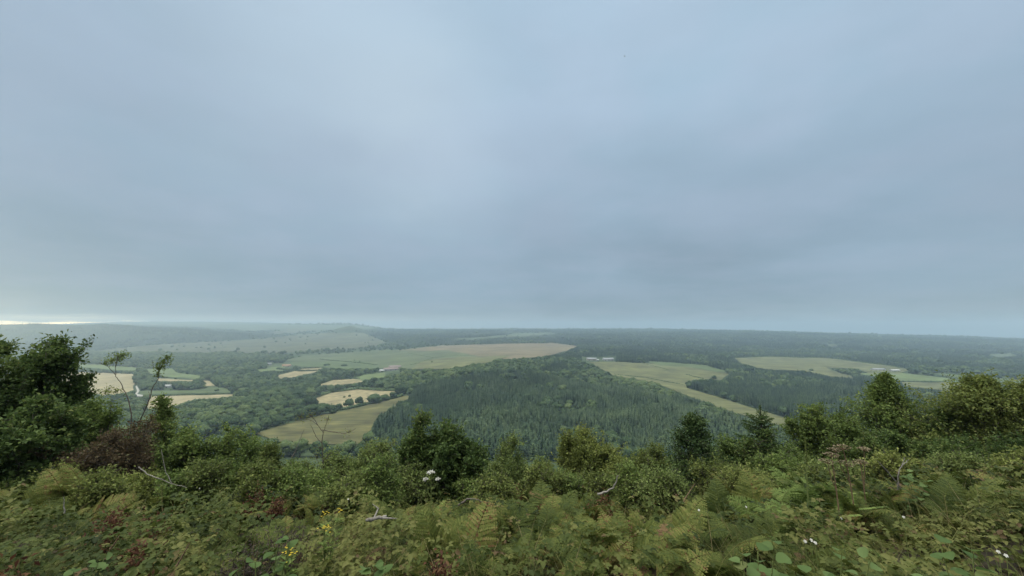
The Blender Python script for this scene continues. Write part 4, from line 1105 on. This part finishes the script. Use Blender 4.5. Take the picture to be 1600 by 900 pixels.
leafy_plant('round leaved sallow sapling beside the other one, further right on the bottom edge', 1290, 855, 2.0, 6, .26, .08, 2)
leafy_plant('large leaved plant in the lower right bramble', 1500, 856, 2.2, 5, .25, .10, 3)
leafy_plant('broad leaved plant at the bottom edge left of centre', 415, 862, 2.05, 5, .2, .08, 4)
leafy_plant('upright pale leaved rosette plant at the bottom edge near the middle', 584, 862, 2.1, 3, .08, .085, 5, 'foxglove_rosette', None, False)
leafy_plant('fresh leafy plant in the lower left brambles', 130, 850, 2.4, 4, .2, .07, 6)
leafy_plant('leafy sapling standing in the bracken near the right hogweed', 1425, 742, 4.6, 4, .2, .08, 7)

def clump(name, label, cat, u, v, Y, hw, mat, n, leaf, seed, sq=.8):
    """a loose clump of small leaves on thin stems"""
    g = np.random.default_rng(seed); f = at(u, v, Y); top = f.z; f.z = float(ground_z(f.x, Y)); hh = max(.2, top - f.z); rr = hw / F * Y
    t = empty(name, f, label, cat); ms, ml = MB(), MB()
    for i in range(max(8, n // 45)):
        a = g.uniform(0, 6.28); q = rr * math.sqrt(g.uniform(0, 1)); e = np.array([math.cos(a) * q, math.sin(a) * q, hh * g.uniform(.55, 1.05) * (1 - .3 * q / rr)])
        tube(ms, [e * [.5, .5, 0], e * [.8, .8, .55], e], [.004, .003, .001], 3, .5)
        m = 45; k = g.uniform(.45, 1.03, m)[:, None]
        leaves(ml, e * [.8, .8, 1] * k + g.normal(0, .035, (m, 3)), rnd_dirs(g, m), g.normal(0, .6, (m, 3)) + [0, 0, 1], leaf * g.uniform(.6, 1.3, m), leaf * sq * .6, g.uniform(0, 1, m))
    ms.obj('stem', M_STALK, t); ml.obj('leaves', mat, t)
RUST = [(170, 783, 4.2, 34, 'rust brown withered clump under the brown thicket'), (398, 754, 6.0, 15, 'bright rusty red clump left of the bare sapling'),
        (432, 763, 5.8, 13, 'small rusty clump right of the bright red one'), (940, 768, 5.2, 26, 'dark red withered clump under the bent dead branch'),
        (858, 776, 5.0, 22, 'reddish withered clump left of the bent dead branch'), (968, 800, 4.2, 20, 'low russet clump in the bracken below the bent branch'),
        (205, 826, 2.9, 20, 'russet bramble leaves in the left foreground'), (30, 850, 2.3, 26, 'dark russet clump at the lower left edge'),
        (100, 884, 2.0, 22, 'dark russet leaves at the bottom left corner'), (240, 790, 4.0, 18, 'brownish clump in the left middle undergrowth'),
        (805, 752, 7.0, 18, 'straw brown withered clump right of the dark shrubs'), (690, 846, 2.8, 14, 'few russet leaves in the centre foreground')]
for u, v, Y, hw, lab in RUST: clump('withered_clump', lab, 'plant', u, v, Y, hw, M_RUSSET, 620, .04, int(u))
clump('heather_clump', 'purplish dark dead heather patch in the left middle undergrowth', 'plant', 440, 806, 3.4, 52, M_HEATHER, 2200, .035, 5, .35)
clump('heather_clump', 'smaller dark dead heather patch left of the bigger one', 'plant', 382, 826, 2.9, 34, M_HEATHER, 1300, .035, 6, .35)
for i, (u, v, Y) in enumerate([(1258, 846, 2.2), (1268, 844, 2.2), (1274, 848, 2.15), (1315, 810, 2.8), (1560, 862, 2.1), (1412, 808, 2.9), (1166, 792, 3.3), (544, 780, 4.6), (1092, 797, 3.4), (1572, 868, 2.05), (312, 763, 5.5)]):
    g = np.random.default_rng(i); f = at(u, v, Y); top = f.z; f.z = float(ground_z(f.x, Y))
    t = empty('white_flower', f, 'tiny white bramble flower dotted in the undergrowth', 'flower', 'tiny white flowers in the undergrowth')
    ms, mf = MB(), MB(); e = np.array([0, 0, top - f.z]); tube(ms, [(0, 0, 0), e * .5 + [.01, 0, 0], e], [.003, .002, .0015], 4, .5); ms.obj('stem', M_GSTALK, t)
    b = np.arange(5) / 5 * 6.28; nrm = np.array([g.normal(0, .3), -.7, .7]); s1 = unit(np.cross(nrm, [1, 0, 0])); s2 = unit(np.cross(nrm, s1))
    leaves(mf, np.tile(e, (5, 1)), np.cos(b)[:, None] * s1 + np.sin(b)[:, None] * s2, np.tile(nrm, (5, 1)), .010, .010, g.uniform(0, 1, 5), fold=.1); mf.obj('petals', M_WHITE, t)

# ------------------------------------------------------------------ bracken
def frond_mesh(seed, a0=.25, a1=1.65, L=.85, mat=None):
    g = np.random.default_rng(seed); mb = MB()
    s = np.linspace(0, 1, 14); ang = a0 + (a1 - a0) * s ** 1.3
    pts = np.zeros((14, 3)); step = L / 13
    for i in range(1, 14):
        am = (ang[i] + ang[i - 1]) / 2; pts[i] = pts[i - 1] + step * np.array([math.sin(am), g.normal(0, .05), math.cos(am)])
    tube(mb, pts, np.linspace(.005, .0015, 14), 4, .75)
    npn = 17; LP, LD, LN, LL, LW, LT = [], [], [], [], [], []
    for k in range(npn):
        q = k / (npn - 1); sp = .26 + .73 * q
        p = np.array([np.interp(sp, s, pts[:, c]) for c in range(3)]); am = np.interp(sp, s, ang)
        tdir = np.array([math.sin(am), 0, math.cos(am)]); nrm = np.array([-math.cos(am), 0, math.sin(am)])
        ln = L * .33 * (1 - q) ** .72 * min(1, .62 + 2.2 * q) + .012
        for sg in (-1, 1):
            pd = unit(np.array([0, sg, 0]) + tdir * (.35 + .25 * q) + g.normal(0, .07, 3) - nrm * .12)
            m = max(3, int(11 * ln / (L * .38)) + 2); v = (np.arange(m) + .6) / m
            rib = p + pd * ln * v[:, None] - nrm * (ln * .18 * v[:, None] ** 2)
            tp = unit(np.cross(pd, nrm))
            w = ln * .17 * (1 - v) ** .6 + .006
            for s2 in (-1, 1):
                LP.append(rib); LD.append(unit(tp * s2 + pd * .55 + g.normal(0, .06, (m, 3)) - nrm * .1)); LN.append(np.tile(nrm, (m, 1))); LL.append(w * 1.25); LW.append(np.full(m, ln / m * 1.25))
                LT.append(np.clip(g.normal(.5, .1, m) + g.normal(0, .1), 0, 1))
            LP.append(rib[-1:]); LD.append(pd[None]); LN.append(nrm[None]); LL.append(np.array([.02])); LW.append(np.array([.01])); LT.append(np.array([.6]))
    leaves(mb, np.concatenate(LP), np.concatenate(LD), np.concatenate(LN), np.concatenate(LL), np.concatenate(LW), np.concatenate(LT), fold=-.08)
    return mb.mesh('bracken frond', mat or M_BRACKEN)
FROND = [frond_mesh(s, a0, a1) for s, a0, a1 in ((1, .2, 1.5), (2, .35, 1.75), (3, .5, 1.9), (4, .15, 1.3), (5, .3, 1.6))]
FROND_F = [frond_mesh(s, a0, a1, .85, M_BRACKEN2) for s, a0, a1 in ((6, .3, 1.5), (7, .4, 1.8))]

FROND_D = [frond_mesh(s, a0, a1, .8, M_DEADFROND) for s, a0, a1 in ((8, .5, 2.3), (9, .7, 2.6))]
def fern(X, Y, size, fronds, nf, label, group, g):
    z = float(ground_z(X, Y))
    t = empty('bracken_fern', (X, Y, z - .03), label, 'fern', group)
    t.scale = (size,) * 3; t.rotation_euler = (g.normal(0, .12), g.normal(0, .12), g.uniform(0, 6.28))
    for i in range(nf):
        o = bpy.data.objects.new('frond', random.choice(FROND_D if g.uniform() < .09 else fronds)); C.objects.link(o); o.parent = t
        o.location = (g.normal(0, .04), g.normal(0, .04), 0)
        o.rotation_euler = (g.normal(0, .3), g.normal(0, .25), i * 6.283 / nf + g.normal(0, .4))
        if g.uniform() < .15: o.rotation_euler[1] += g.uniform(.3, .9)
        s = g.uniform(.6, 1.15); o.scale = (s, s * g.uniform(.85, 1.1), s)
    return t

def ferns():
    g = np.random.default_rng(12); pos = []
    tries = 0
    while len(pos) < 292 and tries < 40000:
        tries += 1
        Y = math.sqrt(g.uniform(1.75 ** 2, 7.8 ** 2)); X = g.uniform(-1.5, 1.5) * Y
        z = float(ground_z(X, Y)); u, v = project(X, Y, z + .45)
        if not (-60 < u < 1660 and v < 960): continue
        dens = .95 if u > 640 else (.3 if u > 300 else .16)
        if u > 1240 and v > 835: dens = .35
        if 1120 < u < 1340 and v > 850: dens = .1
        if 400 < u < 620 and v > 790: dens = .12
        if g.uniform() > dens: continue
        if any((X - a) ** 2 + (Y - b) ** 2 < (.13 + .04 * Y) ** 2 for a, b in pos): continue
        pos.append((X, Y))
        if (1215 < u < 1300 and 715 < v < 800) or (180 < u < 260 and v > 850): fr = FROND_F
        else: fr = FROND
        fern(X, Y, g.uniform(.75, 1.15) * (.36 + .5 * float(np.clip((vnoise(X * .55, Y * .8, 88) - .2) / .6, 0, 1))) * min(1, .27 + .155 * Y), fr, int(g.integers(5, 10)), 'green bracken fern growing thickly in the foreground undergrowth', 'bracken ferns in the foreground', g)
    for u, v, Y in ((1225, 722, 4.4), (1245, 716, 4.7), (1275, 726, 4.3), (1210, 735, 4.2)):
        p = at(u, v, Y); h = p.z - float(ground_z(p.x, Y)); pos.append((p.x, Y))
        fern(p.x, Y, min(.72, max(.5, h / .85)), FROND_F, 8, 'fresh bright green bracken around the tall seed spike', 'bright bracken round the seed spike', g)
    print('ferns', len(pos))
ferns()

# ------------------------------------------------------------------ ground cover: brambles, grass, litter
def cover_height(X, Y):
    n = fbm(X * 1.6, Y * 1.6, 31, 3)
    return .04 + .50 * np.clip((n - .34) / .36, 0, 1)
def scatter_xy(g, n, y0, y1, w=2.1):
    Y = np.sqrt(g.uniform(y0 ** 2, y1 ** 2, n)); X = np.where(g.uniform(0, 1, n) < .84, g.uniform(-1.48, 1.48, n), g.uniform(1.48, w, n) * np.where(g.uniform(0, 1, n) < .5, -1, 1)) * (Y + .3); return X, Y
def brambles():
    g = np.random.default_rng(21); mb = MB()
    for n, y0, y1, lf in ((24000, 1.1, 4.5, .042), (24000, 4.5, 9.5, .055), (19000, 9.5, 17, .085)):
        X, Y = scatter_xy(g, n, y0, y1)
        U, _ = project(X, Y, ground_z(X, Y) + .3)
        keep = g.uniform(0, 1, n) < np.where(U < 640, .9, np.where(U > 1230, .75, .22)); X, Y = X[keep], Y[keep]; n = len(X)
        hh = cover_height(X, Y)
        Z = ground_z(X, Y) + hh * (1 - g.uniform(0, 1, n) ** 2 * .9)
        patch = fbm(X * 1.1, Y * 1.1, 55, 3)
        base = np.clip(.15 + .75 * (patch - .25) / .5 + g.normal(0, .09, n), 0, .84)
        base = np.where((g.uniform(0, 1, n) < .05) | ((vnoise(X * 2.3, Y * 2.3, 71) > .82) & (g.uniform(0, 1, n) < .4)), g.uniform(.88, 1, n), base)
        az = g.uniform(0, 6.28, n); P = np.stack([X, Y, Z], 1)
        Nn = unit(g.normal(0, .45, (n, 3)) + [0, -.15, 1])
        for da in (-1.15, 0, 1.15):
            D = np.stack([np.cos(az + da), np.sin(az + da), g.uniform(-.35, .3, n)], 1); D = unit(D - Nn * (D * Nn).sum(1, keepdims=True) * .8)
            sz = lf * g.uniform(.65, 1.3, n) * (1.15 if da == 0 else .9)
            broad_leaves(mb, P + D * .008, D, Nn, sz, sz * .72, np.clip(base + g.normal(0, .05, n), 0, 1))
    for i in range(520):                       # arching canes
        X, Y = [float(a[0]) for a in scatter_xy(g, 1, 1.3, 8)]; a = g.uniform(0, 6.28); ln = g.uniform(.3, .9); s = np.linspace(0, 1, 7)
        px, py = X + math.cos(a) * ln * s, Y + math.sin(a) * ln * s
        tube(mb, np.stack([px, py, ground_z(px, py) + .9 * np.sin(s * 2.6) * g.uniform(.25, .6) * ln + .05], 1), np.linspace(.004, .0015, 7), 4, g.uniform(.7, .95))
    o = mb.obj('brambles', M_BRAMBLE); tag(o, 'tangled bramble leaves covering the foreground slope', 'brambles', None, 'stuff')
brambles()
def grass():
    g = np.random.default_rng(33); mb = MB()
    for n, y0, y1, sc in ((15000, 1.1, 4.5, 1), (12000, 4.5, 12, 1.5)):
        X, Y = scatter_xy(g, n, y0, y1); k = vnoise(X * .9, Y * .9, 91) > .45; X, Y = X[k], Y[k]; n = len(X)
        a = g.uniform(0, 6.28, n); D = unit(np.stack([np.cos(a) * .55, np.sin(a) * .55, np.full(n, 1.0)], 1))
        ln = g.uniform(.2, .62, n)[:, None]; P = np.stack([X, Y, ground_z(X, Y)], 1)
        bend = np.stack([np.cos(a), np.sin(a), 0 * a - .5], 1) * ln * g.uniform(.05, .45, (n, 1)); b = a + g.uniform(0, 3, n); S = np.stack([np.cos(b), np.sin(b), 0 * b], 1) * .0022 * sc
        V = np.stack([P - S, P + S, P + D * ln * .55 + bend * .3 + S, P + D * ln * .55 + bend * .3 - S, P + D * ln + bend], 1).reshape(-1, 3)
        k = np.arange(n)[:, None] * 5
        mb.add(V, k + [0, 1, 2, 3], k + [3, 2, 4], np.repeat(np.clip(g.normal(.45, .25, n), 0, 1), 5))
    tag(mb.obj('grass', M_GRASS), 'thin green and straw coloured grass between the brambles', 'grass', None, 'stuff')
grass()

def bird(u, v, Y, span, label):
    p = at(u, v, Y); t = empty('bird', p, label, 'bird'); t.rotation_euler = (0, .2, .9)
    mb = MB(); s = np.linspace(-1, 1, 9)[:, None] * [0, span * .28, 0]
    tube(mb, s, span * .055 * np.array([.05, .35, .7, .95, 1, .9, .6, .45, .5]), 8, .5)
    for sg in (-1, 1):
        V = [(0, .09, 0), (sg * .5, .14, .18), (sg * 1, -.05, .05), (sg * .5, -.06, .16), (0, -.12, 0)]
        V = np.array(V) * span * .5
        mb.add(np.concatenate([V, V + [0, 0, span * .015]]), [(0, 1, 3, 4), (5, 9, 8, 6)], [(1, 2, 3), (6, 8, 7)])
    mb.obj('body', plain('dark plumage', (.035, .033, .03)), t)
bird(976, 88, 95, .75, 'tiny dark bird flying high in the grey sky')
# ------------------------------------------------------------------ light, sky, haze, camera
def srgb(r, g, b):
    f = lambda c: (c / 255 / 12.92) if c <= 10 else ((c / 255 + .055) / 1.055) ** 2.4
    return (f(r), f(g), f(b))

SUN_EL, SUN_AZ = R(52), R(-115)       # azimuth from +Y, negative to the left
def build_world():
    w = bpy.data.worlds.new('World'); SCN.world = w; w.use_nodes = True
    N, L = w.node_tree.nodes, w.node_tree.links
    bg = N['Background']
    def math_(op, a, b=None, c=None):
        n = N.new('ShaderNodeMath'); n.operation = op
        for i, x in enumerate((a, b, c)):
            if x is None: continue
            if isinstance(x, (int, float)): n.inputs[i].default_value = x
            else: L.new(x, n.inputs[i])
        return n.outputs[0]
    def rng(x, a, b, c, d, smooth=True):
        n = N.new('ShaderNodeMapRange'); n.interpolation_type = 'SMOOTHSTEP' if smooth else 'LINEAR'
        L.new(x, n.inputs[0])
        for i, y in enumerate((a, b, c, d)): n.inputs[i + 1].default_value = y
        return n.outputs[0]
    def mix(f, a, b, mode='MIX'):
        n = N.new('ShaderNodeMix'); n.data_type = 'RGBA'; n.blend_type = mode
        for i, x in ((0, f), (6, a), (7, b)):
            if isinstance(x, (int, float)): n.inputs[i].default_value = x
            elif isinstance(x, tuple): n.inputs[i].default_value = (*x, 1)
            else: L.new(x, n.inputs[i])
        return n.outputs[2]
    sky = N.new('ShaderNodeTexSky'); sky.sky_type = 'NISHITA'; sky.sun_disc = False
    sky.sun_elevation = SUN_EL; sky.sun_rotation = SUN_AZ % (2 * math.pi)
    sk = mix(1.0, sky.outputs[0], (.09, .09, .09), 'MULTIPLY')
    tc = N.new('ShaderNodeTexCoord'); sep = N.new('ShaderNodeSeparateXYZ'); L.new(tc.outputs['Generated'], sep.inputs[0])
    x, y, z = sep.outputs
    zr = ramp(N, [(0, srgb(145, 162, 175)), (.035, srgb(141, 159, 175)), (.07, srgb(137, 157, 176)), (.16, srgb(147, 166, 185)), (.32, srgb(160, 179, 199)),
                  (.67, srgb(172, 193, 213)), (.82, (3.4, 3.4, 3.3)), (1, (6.2, 6.0, 5.6))])
    L.new(rng(z, 0, 1, 0, 1, False), zr.inputs[0])
    # cloud base: noise on a flat deck overhead, foreshortened towards the horizon
    den = math_('ADD', math_('MAXIMUM', z, 0.0), .16)
    cx = N.new('ShaderNodeCombineXYZ'); L.new(math_('DIVIDE', x, den), cx.inputs[0]); L.new(math_('DIVIDE', y, den), cx.inputs[1])
    n1 = N.new('ShaderNodeTexNoise'); n1.inputs['Scale'].default_value = .55; n1.inputs['Detail'].default_value = 3; n1.inputs['Roughness'].default_value = .45
    n1.inputs['Distortion'].default_value = .3
    mp = N.new('ShaderNodeMapping'); mp.inputs['Location'].default_value = (3.1, 1.7, 0); L.new(cx.outputs[0], mp.inputs[0]); L.new(mp.outputs[0], n1.inputs[0])
    n2 = N.new('ShaderNodeTexNoise'); n2.inputs['Scale'].default_value = 1.7; n2.inputs['Detail'].default_value = 4; n2.inputs['Roughness'].default_value = .5
    L.new(mp.outputs[0], n2.inputs[0])
    lum = math_('ADD', rng(n1.outputs[0], .25, .75, .93, 1.06), rng(n2.outputs[0], .25, .75, -.03, .03))
    tintc = mix(rng(n2.outputs[0], .35, .65, 0, 1), srgb(248, 254, 255), srgb(254, 254, 255))
    cl = mix(1.0, zr.outputs[0], tintc, 'MULTIPLY')
    def lobe(u, v, rad, amt):                  # a thinner or thicker part of the cloud deck, fixed in the sky
        dv = (at(u, v, 100) - Vector((0, 0, EYE))).normalized()
        dp = N.new('ShaderNodeVectorMath'); dp.operation = 'DISTANCE'; L.new(tc.outputs['Generated'], dp.inputs[0]); dp.inputs[1].default_value = dv
        wob = math_('ADD', dp.outputs['Value'], math_('MULTIPLY', math_('SUBTRACT', n2.outputs[0], .5), rad * .9))
        return rng(wob, 0, rad, amt, 0)
    for lb in ((540, 40, .30, .13), (700, 190, .28, .10), (1000, 60, .5, .04), (1120, 340, .30, -.10), (860, 420, .20, -.05), (250, 400, .3, -.03), (1560, 130, .3, -.04), (1000, 250, .2, -.01)):
        lum = math_('ADD', lum, lobe(*lb))
    n4 = N.new('ShaderNodeTexNoise'); n4.inputs['Scale'].default_value = 1; n4.inputs['Detail'].default_value = 5; n4.inputs['Roughness'].default_value = .55
    c4 = N.new('ShaderNodeCombineXYZ'); L.new(math_('MULTIPLY', x, 3.2), c4.inputs[0]); L.new(math_('MULTIPLY', y, 3.2), c4.inputs[2]); L.new(math_('MULTIPLY', z, 9), c4.inputs[1]); L.new(c4.outputs[0], n4.inputs[0])
    lum = math_('ADD', lum, rng(n4.outputs[0], .3, .7, -.03, .03))
    lc = N.new('ShaderNodeCombineXYZ'); [L.new(lum, lc.inputs[i]) for i in range(3)]
    cl = mix(1.0, cl, lc.outputs[0], 'MULTIPLY')
    cl = mix(math_('ADD', lobe(520, 60, .42, .45), lobe(680, 230, .30, .35)), cl, srgb(190, 205, 219))
    # the gap in the cloud low down on the left, where the evening light comes through
    az = math_('DIVIDE', x, math_('MAXIMUM', y, .05))
    n3 = N.new('ShaderNodeTexNoise'); n3.inputs['Scale'].default_value = 1; n3.inputs['Detail'].default_value = 4
    c3 = N.new('ShaderNodeCombineXYZ'); L.new(math_('MULTIPLY', az, 7), c3.inputs[0]); L.new(math_('MULTIPLY', z, 160), c3.inputs[1]); L.new(c3.outputs[0], n3.inputs[0])
    el = math_('DIVIDE', z, math_('MAXIMUM', y, .05))
    elw = math_('ADD', el, math_('MULTIPLY', math_('SUBTRACT', n3.outputs[0], .5), .018))
    gap = math_('MULTIPLY', rng(elw, .022, .036, 1, 0), rng(az, -1.12, -.88, 1, 0))
    gap2 = math_('MULTIPLY', rng(elw, .006, .018, 1, 0), rng(az, -1.1, -.80, 1, 0))
    pale = math_('MULTIPLY', rng(elw, .012, .042, .75, 0), rng(az, -.6, .25, 1, 0))
    col = mix(pale, cl, srgb(194, 203, 203))
    col = mix(math_('MULTIPLY', gap, .32), col, (1.5, 1.3, .95))
    col = mix(gap2, col, (10, 6.9, 3.0))
    col = mix(1.0, col, (1.08, 1.09, 1.075), 'MULTIPLY')
    fin = mix(.9, sk, col)
    L.new(fin, bg.inputs[0]); bg.inputs[1].default_value = 1.0
build_world()

sl = bpy.data.lights.new('sun', 'SUN'); sl.energy = 1.5; sl.angle = R(45); sl.color = (1, .96, .9)
so = bpy.data.objects.new('sun', sl); C.objects.link(so)
d = Vector((math.sin(SUN_AZ) * math.cos(SUN_EL), math.cos(SUN_AZ) * math.cos(SUN_EL), math.sin(SUN_EL)))
so.rotation_euler = d.to_track_quat('Z', 'Y').to_euler(); so.location = (0, 0, 200)

def build_haze():
    mb = MB()
    zs = (-40.0, 205.0); xs = (-13000.0, 13000.0); ys = (-60.0, 7500.0)
    V = [(x, y, z) for z in zs for y in ys for x in xs]
    mb.add(V, [(0, 2, 3, 1), (4, 5, 7, 6), (0, 1, 5, 4), (2, 6, 7, 3), (0, 4, 6, 2), (1, 3, 7, 5)])
    m = bpy.data.materials.new('hazy air'); m.use_nodes = True
    N, L = m.node_tree.nodes, m.node_tree.links
    N.remove(N['Principled BSDF'])
    p = N.new('ShaderNodeVolumePrincipled'); p.inputs['Density'].default_value = HAZE_D
    p.inputs['Color'].default_value = (*HAZE_C, 1); p.inputs['Anisotropy'].default_value = .2
    L.new(p.outputs[0], N['Material Output'].inputs['Volume'])
    try: m.cycles.homogeneous_volume = True
    except Exception: pass
    o = mb.obj('haze', m); o['kind'] = 'stuff'; o['label'] = 'thin blue haze filling the valley air'; o['category'] = 'haze'
HAZE_D, HAZE_C = 2.0e-4, (.47, .615, .74)
build_haze()

cam = bpy.data.cameras.new('camera'); cam.lens = 36 * F / W; cam.sensor_width = 36; cam.clip_start = .1; cam.clip_end = 40000
co = bpy.data.objects.new('camera', cam); C.objects.link(co); co.location = (0, 0, EYE); co.rotation_euler = (R(90) + PITCH, 0, 0)
SCN.camera = co
SCN.view_settings.view_transform = 'Standard'; SCN.view_settings.look = 'None'; SCN.view_settings.exposure = 0; SCN.view_settings.gamma = 1
SCN.view_settings.use_curve_mapping = False
SCN.render.engine = 'CYCLES'
cy = SCN.cycles
cy.use_denoising = True; cy.max_bounces = 6; cy.diffuse_bounces = 3; cy.glossy_bounces = 2; cy.transmission_bounces = 4; cy.volume_bounces = 1
cy.use_adaptive_sampling = False
